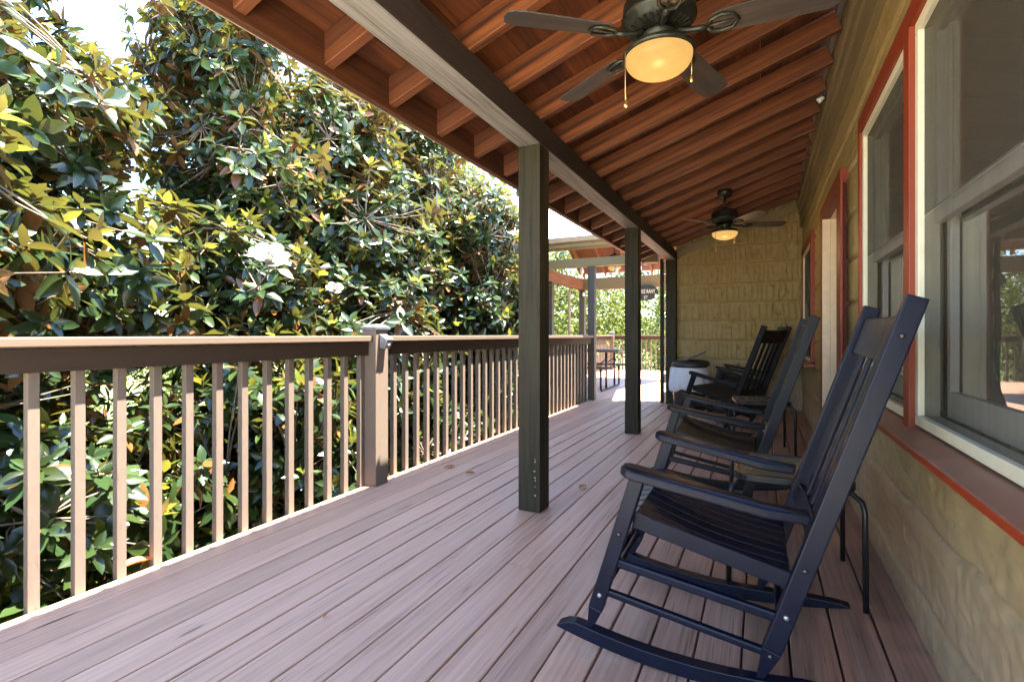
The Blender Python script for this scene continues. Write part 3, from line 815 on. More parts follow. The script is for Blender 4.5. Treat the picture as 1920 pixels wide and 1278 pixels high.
# oval sign under the far beam
sg = empty('hanging_sign', (-2.48, 11.98, 2.265)); tag(sg, 'dark oval sign with cream letters hanging under the far beam', 'sign')
prof = [(.29 * math.cos(a), -.19 + .19 * math.sin(a)) for a in np.linspace(0, 2 * math.pi, 40, endpoint=False)]
MB().prism(prof, 1, -.012, .012).build('board', M['sign'], sg, bevel=.003)
def text(body, size, loc, par, sx=1.):
    cu = bpy.data.curves.new('lettering', 'FONT'); cu.body = body; cu.size = size; cu.align_x = 'CENTER'; cu.align_y = 'CENTER'; cu.extrude = .004
    cu.materials.append(M['letters'])
    t_ = bpy.data.objects.new('tmp_text', cu); COL.objects.link(t_); bpy.context.view_layer.update()
    me = bpy.data.meshes.new_from_object(t_.evaluated_get(bpy.context.evaluated_depsgraph_get())); bpy.data.objects.remove(t_)
    o = bpy.data.objects.new('lettering', me); COL.objects.link(o); o.parent = par; o.location = loc; o.rotation_euler = (R(90), 0, 0); o.scale = (sx, 1, 1)
    return o
text('KEREE RANY', .135, (0, -.0165, -.165), sg, .56)
text('ET', .10, (0, -.0165, -.305), sg, .8)
s = MB(); s.tube([(-.15, .012, -.06), (-.15, .048, -.04)], .006, 6); s.build('hook', M['blackmetal'], sg)
s = MB(); s.tube([(.15, .012, -.06), (.15, .048, -.04)], .006, 6); s.build('hook', M['blackmetal'], sg)
# string lights
def string_lights(pts, label, drop, big):
    o = empty('string_lights', pts[0]); tag(o, label, 'string lights', 'string lights under the covered deck roof')
    rel = [tuple(np.array(p) - np.array(pts[0])) for p in pts]
    dense = []
    for a, b in zip(rel[:-1], rel[1:]):
        for t in np.linspace(0, 1, 9)[:-1]:
            p = np.array(a) * (1 - t) + np.array(b) * t; p[2] -= .10 * 4 * t * (1 - t); dense.append(tuple(p))
    dense.append(rel[-1])
    s = MB(); s.tube(dense, .006, 5); s.build('cable', M['blackmetal'], o)
    for i, p in enumerate(dense):
        if i % drop: continue
        b = MB(); b.lathe([(.014, 0), (.016, -.03), (.018, -.05)], p, 8); so = b.build('socket', M['blackmetal'], o)
        b = MB(); q = (p[0], p[1], p[2] - .05); r = big
        b.lathe([(.014, 0), (r * .75, -.03), (r, -.06), (r * .8, -.095), (0, -.115)], q, 10); c = b.build('bulb', M['bulb'], so)
string_lights([(-4.02, 8.3, 2.21), (-4.02, 10.2, 2.19), (-4.02, 11.95, 2.2)], 'string of bare bulbs along the left beam of the covered deck', 4, .036)
string_lights([(-3.9, 11.98, 2.20), (-2.9, 11.98, 2.19), (-1.6, 11.98, 2.2)], 'string of bare bulbs along the far beam above the oval sign', 4, .034)
string_lights([(-3.6, 8.15, 2.44), (-2.6, 9.1, 2.46), (-1.75, 8.35, 2.34)], 'string of bare bulbs looped under the near eave of the covered deck', 5, .042)

# picnic table
pt = empty('picnic_table', (-3.22, 9.75, .002)); tag(pt, 'picnic table with attached bench on pipe legs under the covered deck', 'picnic table')
mb = MB()
for i in range(5): mb.box(-.76, .76, -.36 + i * .148, -.36 + i * .148 + .138, .735, .775)
mb.build('tabletop', M['greypost'], pt, bevel=.004)
for sy in (-1, 1):
    mb = MB(); mb.box(-.76, .76, sy * .66 - .13, sy * .66 - .005, .43, .465); mb.box(-.76, .76, sy * .66 + .005, sy * .66 + .13, .43, .465); mb.build('bench', M['greypost'], pt, bevel=.004)
for sx in (-.5, .5):
    mb = MB(); mb.tube([(sx, -.66, .43), (sx, -.66, .05), (sx, -.62, .02), (sx, .62, .02), (sx, .66, .05), (sx, .66, .43)], .022, 8)
    mb.tube([(sx, -.30, .73), (sx, -.30, .02)], .022, 8); mb.tube([(sx, .30, .73), (sx, .30, .02)], .022, 8)
    mb.tube([(sx, -.30, .60), (sx * .4, -.12, .40), (sx * .4, .12, .40), (sx, .30, .60)], .012, 6)
    mb.build('leg_frame', M['blackmetal'], pt)

# ================================================================== CEILING FANS
def make_fan(loc, ztop, label, phase, tilt=12.):
    f = empty('ceiling_fan', loc); tag(f, label, 'ceiling fan', 'ceiling fans with lit bowls'); f.rotation_euler = (0, 0, R(phase))
    top = ztop - loc[2]
    # local z=0 is the blade plane
    MB().lathe([(.0, top + .02), (.075, top + .012), (.075, top - .02), (.055, top - .055), (.025, top - .07), (0.012, top - .07)], n=28).build('canopy', M['bronze'], f)
    MB().tube([(0, 0, .17), (0, 0, top - .05)], .013, 12).build('downrod', M['bronze'], f)
    mb = MB()
    mb.lathe([(.0, .20), (.03, .198), (.045, .175), (.095, .165), (.128, .148), (.140, .120), (.140, .080), (.146, .074), (.146, .062), (.138, .055), (.128, .034), (.105, .020), (.07, .014), (0.0, .014)], n=48)
    for k in range(30):
        a = 2 * math.pi * k / 30; ca, sa = math.cos(a), math.sin(a)
        mb.bar((.085 * ca, .085 * sa, .016), (.120 * ca, .120 * sa, .027), .009, .010)
    mo = mb.build('motor', M['bronze'], f)
    MB().lathe([(.0, .012), (.066, .010), (.070, -.004), (.060, -.018), (.052, -.032), (.056, -.036), (.075, -.040), (.112, -.050), (.133, -.060), (.141, -.070), (.141, -.080), (.132, -.083), (0, -.083)], n=40).build('light_fitter', M['bronze'], f)
    prof = [(.131, -.084), (.130, -.094)] + [(.130 * math.cos(t), -.094 - .068 * math.sin(t)) for t in np.linspace(.12, math.pi / 2 - .02, 12)] + [(0, -.162)]
    MB().lathe(prof, n=40).build('light_bowl', M['bowl'], f)
    for k in range(5):
        a = R(72 * k)
        rot = Matrix.Rotation(a, 4, 'Z') @ Matrix.Rotation(R(-tilt), 4, 'X')
        # outline of a blade along +x
        out = []
        N = 10
        up = [(.205, .042), (.225, .054), (.30, .058), (.45, .064), (.56, .067), (.605, .062), (.626, .045), (.634, .0)]
        pts = up + [(x, -y) for x, y in reversed(up[:-1])]
        mb = MB(); mb.prism(pts, 2, -.003, .003)
        b = mb.build('blade', M['blade'], f, bevel=.0015)
        b.matrix_local = rot
        br = MB()
        br.tube([(.060, 0, .012), (.105, 0, -.006), (.150, 0, -.012), (.185, 0, -.010)], [.011, .011, .012, .010], 8)
        loop = [(.180, .0, -.009), (.195, .030, -.009), (.235, .040, -.009), (.275, .030, -.009), (.292, 0, -.009), (.275, -.030, -.009), (.235, -.040, -.009), (.195, -.030, -.009), (.180, 0, -.009)]
        br.tube(loop, .0075, 8); br.tube([(.18, 0, -.009), (.29, 0, -.009)], .006, 6)
        br.build('bracket', M['bronze'], b)
    for (cx, cy, L) in ((-.118, -.075, .19), (.120, .065, .075)):
        mb = MB(); mb.tube([(cx, cy, -.075), (cx, cy, -.075 - L)], .0022, 6)
        zz = -.075
        while zz > -.075 - L: mb.lathe([(0, .0025), (.0032, 0), (0, -.0025)], (cx, cy, zz), 6); zz -= .006
        ch = mb.build('pull_chain', M['brass'], f)
        mb = MB(); mb.lathe([(0, .0), (.004, -.006), (.0075, -.022), (.006, -.03), (0, -.033)], (cx, cy, -.075 - L), 10); mb.build('fob', M['brass'], ch)
    return f
FX = -.374
make_fan((FX, 2.05, 2.282), roof_z(FX), 'near bronze ceiling fan with lit amber bowl filling the top of the porch', 2.)
make_fan((FX, 5.97, 2.29), roof_z(FX), 'small distant bronze ceiling fan hanging before the hewn end wall', 20.)
make_fan((-2.72, 10.05, 2.55), gz(10.05) - .14, 'tiny lit ceiling fan under the covered deck roof beside the middle post', 40.)

# ================================================================== ROCKING CHAIRS
def post_x(z): return -.013 + (z - .055) * .3316
def make_chair(mat, name='rocking_chair'):
    c = empty(name)
    RR = 1.8; XC = -.165
    fy, by = .315, .290
    def side(x):     # lateral position of the side frame, splayed to the front
        return by + (fy - by) * min(1, max(0, (.0 - x) / .53)) - .0
    def rock(x): return (x - XC) ** 2 / (2 * RR)
    for sgn in (-1, 1):
        # rocker
        mb = MB(); xs = np.linspace(-.648, .290, 30)
        ring = []
        for x in xs:
            e = min((x + .648) / .07, (.290 - x) / .20, 1); th = .046 * (max(e, 0.02)) ** .5 if e < 1 else .046
            yb = sgn * (by + (fy - by) * (.0 - x) / .53); zb = rock(x) + .001
            if x > .09: zb = zb + .0
            ring.append([(x, yb - .022, zb), (x, yb + .022, zb), (x, yb + .022, zb + th), (x, yb - .022, zb + th)])
        vs = [p for r_ in ring for p in r_]; fs = []
        for i in range(len(ring) - 1):
            for k in range(4): fs.append((i * 4 + k, i * 4 + (k + 1) % 4, i * 4 + 4 + (k + 1) % 4, i * 4 + 4 + k))
        fs += [(3, 2, 1, 0), tuple((len(ring) - 1) * 4 + k for k in range(4))]
        mb.add(vs, fs).build('rocker', mat, c, bevel=.005)
        # front leg, tapering to a point at the rocker
        def leg_pt(z): t = (z - .075) / (.618 - .075); return Vector((-.537 + t * (.537 - .371), sgn * fy, z))
        mb = MB()
        mb.bar(leg_pt(.155), leg_pt(.622), .040, .048, up=(1, 0, 0)); mb.bar(leg_pt(.078), leg_pt(.1555), .018, .018, up=(1, 0, 0), w2=.040, h2=.048)
        lg = mb.build('front_leg', mat, c, bevel=.004)
        # back post
        def bp(z): return Vector((post_x(z), sgn * by, z))
        mb = MB(); mb.bar(bp(.145), bp(1.18), .040, .052, up=(1, 0, 0)); mb.bar(bp(.045), bp(.1455), .020, .018, up=(1, 0, 0), w2=.040, h2=.052)
        bpst = mb.build('back_post', mat, c, bevel=.004)
        # bolts on the outside
        for z, par, fn, m_ in ((1.075, bpst, bp, 'bolt'), (.40, bpst, bp, 'bolt'), (.255, bpst, bp, 'worn_bolt'), (.13, bpst, bp, 'bolt'), (.42, lg, leg_pt, 'bolt'), (.205, lg, leg_pt, 'worn_bolt')):
            p = fn(z); mb = MB(); mb.lathe([(.008, 0), (.0075, .003), (.004, .005), (0, .0055)], n=10)
            b = mb.build('bolt', M[m_], par); b.location = (p[0], p[1] + sgn * .0198, p[2]); b.rotation_euler = (R(-90 * sgn), 0, 0)
        # arm: a board narrowing to the back, rounded nose
        mb = MB()
        A = Vector((-.436, sgn * (fy + .004), .640)); B = Vector((.112, sgn * (by - .004), .548))
        out = [(-.45, -.046), (-.40, -.052), (.3, -.040), (.5, -.030), (.5, .028), (.3, .036), (-.40, .050), (-.45, .044), (-.478, .02), (-.48, -.022)]
        d = (B - A); L = d.length; d.normalize(); sdv = Vector((-d.y, d.x, 0)).normalized(); upv = d.cross(sdv); upv = upv if upv.z > 0 else -upv
        mid = (A + B) / 2
        top = []; bot = []
        for u, v in out:
            bow = -.018 * (1 - (u / .5) ** 2)
            p = mid + d * (u * L) + sdv * v + upv * bow
            top.append(p + upv * .015); bot.append(p - upv * .015)
        n = len(out); fs = [tuple(range(n)), tuple(reversed(range(n, 2 * n)))] + [(i, n + i, n + (i + 1) % n, (i + 1) % n) for i in range(n)]
        # denser along its length so the bow reads
        mb.add(top + bot, fs).build('arm', mat, c, bevel=.006)
        # side stretchers
        def on_line(p, q, t): return Vector(p).lerp(Vector(q), t)
        for (za, zb, r_) in ((.322, .240, .016), (.216, .130, .014)):
            pa = leg_pt(za); pb = bp(zb)
            mb = MB(); mb.bar(pa, pb, .024, .030 if r_ > .015 else .024); mb.build('stretcher', mat, c, bevel=.007)
        # seat side rail
        pa = Vector((-.392, sgn * (fy - .028), .462)); pb = Vector((.075, sgn * (by - .018), .348))
        mb = MB(); mb.bar(pa, pb, .024, .052); mb.build('seat_rail', mat, c, bevel=.004)
    # seat of lengthwise slats
    mb = MB(); ns = 9; xs = np.linspace(-.425, .062, 12)
    for i in range(ns):
        ta = (i + .06) / ns * 2 - 1; tb = (i + .94) / ns * 2 - 1
        prev = None
        secs = []
        for x in xs:
            t = (x + .425) / .487
            z = .512 + (.380 - .512) * t - .022 * math.sin(math.pi * t) - (.030 * ((.12 - t) / .12) ** 2 if t < .12 else 0)
            hw = (fy - .010) + ((by - .006) - (fy - .010)) * t
            secs.append([(x, ta * hw, z - .016), (x, tb * hw, z - .016), (x, tb * hw, z), (x, ta * hw, z)])
        vs = [p for q in secs for p in q]; fs = []
        for j in range(len(secs) - 1):
            for k in range(4): fs.append((j * 4 + k, j * 4 + (k + 1) % 4, j * 4 + 4 + (k + 1) % 4, j * 4 + 4 + k))
        fs += [(3, 2, 1, 0), tuple((len(secs) - 1) * 4 + k for k in range(4))]
        mb.add(vs, fs)
    mb.build('seat', mat, c, bevel=.003)
    for (x, z, hw, h) in ((-.385, .455, fy - .02, .05), (.055, .345, by - .02, .045)):
        mb = MB(); mb.bar((x, -hw, z), (x, hw, z), .022, h); mb.build('seat_rail', mat, c, bevel=.003)
    for (x, z, hw, r_) in ((-.470, .295, fy - .018, .012), (-.505, .185, fy - .018, .012), (.040, .215, by - .018, .012)):
        mb = MB(); mb.tube([(x, -hw, z), (x, hw, z)], r_, 8); mb.build('stretcher', mat, c)
    # back: headrest, lower rail, four slats
    ax = Vector((.3316, 0, 1)).normalized(); nx = Vector((-1, 0, .3316)).normalized()
    def board(z0, z1, y0, y1, th, off=0., curve=0.):
        mb = MB(); N = 9
        vs = []
        for i in range(N):
            y = y0 + (y1 - y0) * i / (N - 1); cv = curve * (1 - (2 * i / (N - 1) - 1) ** 2)
            for z, sgn in ((z0, -1), (z1, -1), (z1, 1), (z0, 1)):
                p = Vector((post_x(z), y, z)) - nx * (cv - off) + nx * (sgn * th / 2); vs.append(p)
        fs = []
        for i in range(N - 1):
            for k in range(4): fs.append((i * 4 + k, i * 4 + (k + 1) % 4, i * 4 + 4 + (k + 1) % 4, i * 4 + 4 + k))
        fs += [(3, 2, 1, 0), tuple((N - 1) * 4 + k for k in range(4))]
        return mb.add(vs, fs)
    hw = by - .018
    board(1.005, 1.140, -hw, hw, .024, 0, .018).build('headrest', mat, c, bevel=.006)
    board(.435, .500, -hw, hw, .024, 0, .014).build('lower_rail', mat, c, bevel=.004)
    for i in range(4):
        y = -.1575 + i * .105
        cv = .016 * (1 - (y / hw) ** 2)
        mb = MB(); a = Vector((post_x(.495), y, .495)) - nx * cv; b = Vector((post_x(1.01), y, 1.01)) - nx * cv
        mb.bar(a, b, .052, .014, up=(1, 0, 0)); mb.build('back_slat', mat, c, bevel=.004)
    return c
CG = 'rocking chairs in a row along the house wall'
chair1 = make_chair(M['navy'])
chair1.location = (.005, 1.958, .001); chair1.rotation_euler = (0, 0, R(.5))
tag(chair1, 'large navy rocking chair nearest the viewer with worn paint on its slats', 'rocking chair', CG)
black_chair = make_chair(M['black'])
black_chair.location = (-.105, 3.50, .001); black_chair.rotation_euler = (0, 0, R(1))
tag(black_chair, 'black rocking chair second along the wall, just behind the first glass side table', 'rocking chair', CG)
c3 = copy_tree(black_chair); c3.location = (-.24, 6.02, .004); c3.rotation_euler = (0, R(2.5), R(-24))
tag(c3, 'black rocking chair turned away with its back to the viewer, beside the bin', 'rocking chair', CG)
c4 = copy_tree(black_chair); c4.location = (-.12, 7.62, .001); c4.rotation_euler = (0, 0, R(-6))
tag(c4, 'black rocking chair by the end wall, mostly hidden behind the turned chair', 'rocking chair', CG)
sl2 = [o for o in chair1.children if o.name.startswith('back_slat')]
sl2[1].data.materials[0] = M['navyworn']; sl2[1]['label'] = 'back slat with flaking paint'

# ================================================================== SIDE TABLES
def side_table(loc, rz, label, glass=None):
    t = empty('side_table', loc, rz); tag(t, label, 'side table', 'small glass topped side tables')
    a = .225; rc = .07
    def rr_(a, rc, n=6):
        pts = []
        for cx, cy, a0 in ((a - rc, a - rc, 0), (-a + rc, a - rc, 90), (-a + rc, -a + rc, 180), (a - rc, -a + rc, 270)):
            for k in range(n + 1): th = R(a0 + 90 * k / n); pts.append((cx + rc * math.cos(th), cy + rc * math.sin(th)))
        return pts
    o = rr_(a, rc); i = rr_(a - .022, rc - .015)
    n = len(o); mb = MB()
    vs = [(x, y, .455) for x, y in o] + [(x, y, .485) for x, y in o] + [(x, y, .485) for x, y in i] + [(x, y, .455) for x, y in i]
    fs = []
    for k in range(n):
        j = (k + 1) % n
        for q in range(4): fs.append((q * n + k, q * n + j, ((q + 1) % 4) * n + j, ((q + 1) % 4) * n + k))
    mb.add(vs, fs).build('rim', M['blackmetal'], t, bevel=.003)
    MB().prism(rr_(a - .023, rc - .016), 2, .474, .481).build('glass_top', M['tableglass'], t)
    for sx in (-1, 1):
        for sy in (-1, 1):
            mb = MB()
            mb.tube([(sx * .17, sy * .17, .452), (sx * .205, sy * .205, .448), (sx * .232, sy * .232, .425), (sx * .240, sy * .240, .39), (sx * .243, sy * .243, .006)], .011, 8)
            mb.build('leg', M['blackmetal'], t)
    return t
m, nt, b = new_mat('rippled_dark_glass'); k_ = NB(nt)
b.inputs['Base Color'].default_value = (.15, .14, .11, 1); b.inputs['Roughness'].default_value = .12
v = k_.coords((1, 1, 1), island=False); k_.link(k_.bump(k_.noise(v, 90., 3., .6), .25, .004), b.inputs['Normal'])
M['tableglass'] = m
side_table((.105, 2.56, .002), R(2), 'glass topped side table with black tube legs between the two front rocking chairs')
side_table((-.02, 5.12, .002), R(8), 'second glass topped side table behind the second rocking chair')

# ================================================================== BIN
bn = empty('trash_can', (-.92, 7.32, .002)); tag(bn, 'black round bin with pale plastic liner and tilted lid beside the end post', 'bin')
MB().lathe([(.0, 0), (.195, 0), (.20, .01), (.235, .60), (.238, .64), (.226, .64), (.222, .60), (.19, .03), (0, .03)], n=36).build('can', M['plastic'], bn)
vs = []; fs = []; N = 64; rows = [(.239, .625), (.250, .60), (.262, .50), (.268, .42), (.262, .35), (.255, .315), (.245, .30)]
rr = np.random.default_rng(4); ph = rr.random(6) * 6
for i, (r_, z) in enumerate(rows):
    for k in range(N):
        a = 2 * math.pi * k / N
        w = (.010 * math.sin(7 * a + ph[0] + z * 6) + .008 * math.sin(13 * a + ph[1] - z * 10) + .004 * math.sin(29 * a + ph[2])) * (i / 6) ** .7
        dz = (.022 * math.sin(3 * a + ph[3]) + .012 * math.sin(8 * a + ph[4])) * (i / 6)
        vs.append(((r_ + w) * math.cos(a), (r_ + w) * math.sin(a), z + dz))
for i in range(len(rows) - 1):
    for k in range(N): fs.append((i * N + k, i * N + (k + 1) % N, (i + 1) * N + (k + 1) % N, (i + 1) * N + k))
MB().add(vs, fs, True).build('liner', M['liner'], bn)
ld = MB(); ld.lathe([(.0, .0), (.250, .0), (.255, .02), (.248, .05), (.20, .07), (0, .085)], n=36)
o = ld.build('lid', M['plastic'], bn); o.location = (0.02, 0, .642); o.rotation_euler = (R(3), R(-2), 0)
mb = MB(); mb.hexa([(-.05, -.14, 0), (.20, -.14, .115), (.20, -.14, .13), (-.05, -.14, .02)], [(-.05, .14, 0), (.20, .14, .115), (.20, .14, .13), (-.05, .14, .02)])
f_ = mb.build('flap', M['plastic'], o, bevel=.005); f_.location = (0, 0, .066)

# ================================================================== SMALL THINGS
sl = empty('security_lamp', (WX - .07, 4.45, 2.90)); sl.scale = (.62, .62, .62); tag(sl, 'small black and white security lamp tucked between rafters at the wall top', 'lamp')
MB().box(-.03, .004, -.04, .04, -.05, .05).build('base', M['plastic'], sl, bevel=.004)
for yy in (-.035, .035):
    mb = MB(); mb.lathe([(.0, 0), (.022, 0), (.034, .05), (.034, .07), (0, .072)], n=16); c = mb.build('lamp_head', M['white'] if yy < 0 else M['plastic'], sl); c.location = (-.03, yy, -.03); c.rotation_euler = (0, R(-125), 0)

def dry_leaf(loc, rz, L, label, curl=.5, tilt=0):
    mb = MB(); vs = []; fs = []; N = 7
    for i in range(N):
        t = i / (N - 1); w = L * .24 * math.sin(math.pi * (t * .92 + .05)) ** .8
        for sgn in (-1, 0, 1):
            vs.append((t * L - L / 2, sgn * w * (.9), .004 + curl * (abs(sgn) * w * .8) + .005 * math.sin(t * 3.1) + .002 * (i % 2)))
    for i in range(N - 1):
        for k in range(2): a = i * 3 + k; fs.append((a, a + 3, a + 4, a + 1))
    o = mb.add(vs, fs, True).build('fallen_leaf', M['dryleaf']); o.location = loc; o.rotation_euler = (tilt, 0, rz)
    tag(o, label, 'leaf', 'dry leaves lying on the deck')
dry_leaf((-2.27, 3.37, .002), R(60), .10, 'longer dry orange leaf by the railing foot')
dry_leaf((-2.02, 3.28, .002), R(20), .075, 'small curled orange leaf left of the near post', .9)
dry_leaf((-1.13, 3.34, .002), R(75), .085, 'dark brown curled leaf right of the near post', .8)
dry_leaf((-1.49, 1.37, .002), R(100), .028, 'tiny dry leaf scrap on the boards in the foreground')
dry_leaf((-2.585, 1.26, .012), R(80), .16, 'long brown curled leaf lying on the sunlit deck edge', .7)

# ================================================================== FOLIAGE
def leaves_mesh(name, org, dr, nr, L, W, curv, fold, colr, m, parent, rows=4):
    """build n leaves as folded, curved blades"""
    n = len(org)
    dr = dr / np.linalg.norm(dr, axis=1, keepdims=True)
    nr = nr - dr * (nr * dr).sum(1, keepdims=True); nr /= (np.linalg.norm(nr, axis=1, keepdims=True) + 1e-9)
    sd = np.cross(dr, nr)
    if rows == 4: T = [0., .34, .72, 1.]; WW = [.10, .92, .74, .04]
    elif rows == 5: T = [0., .2, .48, .78, 1.]; WW = [.08, .66, 1., .66, .05]
    else: T = [0., .45, 1.]; WW = [.08, 1., .05]
    k = len(T); V = np.zeros((n, k, 3, 3))
    for i, (t, w) in enumerate(zip(T, WW)):
        base = org + dr * (L * t)[:, None] - nr * (curv * L * t * t)[:, None]
        hw = (W * w * .5)[:, None]
        V[:, i, 0] = base - sd * hw + nr * (fold[:, None] * hw)
        V[:, i, 1] = base
        V[:, i, 2] = base + sd * hw + nr * (fold[:, None] * hw)
    q = []
    for i in range(k - 1):
        for c in range(2):
            a = i * 3 + c; q.append((a, a + 1, a + 4, a + 3))
    q = np.array(q)
    Q = (np.arange(n)[:, None, None] * (3 * k) + q[None]).reshape(-1, 4)
    C = np.repeat(colr[:, None, :], 3 * k, axis=1).reshape(-1, 4)
    return np_mesh(name, V.reshape(-1, 3), Q, m, parent, True, C)

def unit(v): return v / (np.linalg.norm(v, axis=-1, keepdims=True) + 1e-9)

def rosettes(P, A, size, rg, young_p=.24, nleaf=(8, 13)):
    """whorls of leaves at twig ends P with axes A"""
    O = []; D = []; N = []; L = []; W = []; CU = []; FO = []; C = []
    for p, a, s in zip(P, A, size):
        n = rg.integers(*nleaf)
        t = np.array([0, 0, 1.]) if abs(a[2]) < .9 else np.array([1., 0, 0])
        e1 = np.cross(a, t); e1 /= np.linalg.norm(e1); e2 = np.cross(a, e1)
        ph = rg.random() * 6.28
        yg = rg.random() < young_p
        for i in range(n):
            f = i / (n - 1)
            az = ph + i * 2.4 + rg.normal() * .15
            el = R(72 - 78 * f) + rg.normal() * .14      # inner upright, outer spread and drooping
            if not yg: el -= R(14)
            d = a * math.sin(el) + (e1 * math.cos(az) + e2 * math.sin(az)) * math.cos(el)
            d = d + np.array([0, 0, -.14 - .18 * f]); d /= np.linalg.norm(d)
            back = p - a * (.012 + .075 * f) * s / .17
            O.append(back); D.append(d); N.append(a + rg.normal(size=3) * .12)
            l = s * (.62 + .5 * min(1, f * 1.8)) * rg.uniform(.85, 1.15)
            L.append(l); W.append(l * rg.uniform(.40, .52)); CU.append(rg.uniform(.02, .22)); FO.append(rg.uniform(.10, .5))
            young = yg and f < .38
            if young:
                y = .55 + .45 * rg.random(); C.append((.085 + .06 * rg.random(), .115 + .03 * rg.random(), .018, y))
            else:
                g_ = rg.uniform(.6, 1.5); warm = rg.random()
                C.append(((.015 + .012 * warm) * g_, (.034 + .011 * warm) * g_, (.011) * g_, .14 * rg.random()))
                if rg.random() < .05: C[-1] = (.16, .065, .018, 0)
    return [np.array(x) for x in (O, D, N, L, W, CU, FO, C)]

def limb(mb, a, b, r0, r1, rg, sag=.12, n=7, sides=7):
    a = np.array(a, float); b = np.array(b, float); L = np.linalg.norm(b - a); pts = []; rs = []
    off = rg.normal(size=3) * L * .06
    for i in range(n):
        t = i / (n - 1)
        p = a * (1 - t) + b * t + off * math.sin(math.pi * t) + np.array([0, 0, -sag * L * math.sin(math.pi * t) * .6])
        if 0 < i < n - 1: p = p + rg.normal(size=3) * L * .012
        pts.append(tuple(p)); rs.append(r0 * (1 - t) + r1 * t)
    mb.tube(pts, rs, sides, caps=False)
    return [np.array(p) for p in pts]

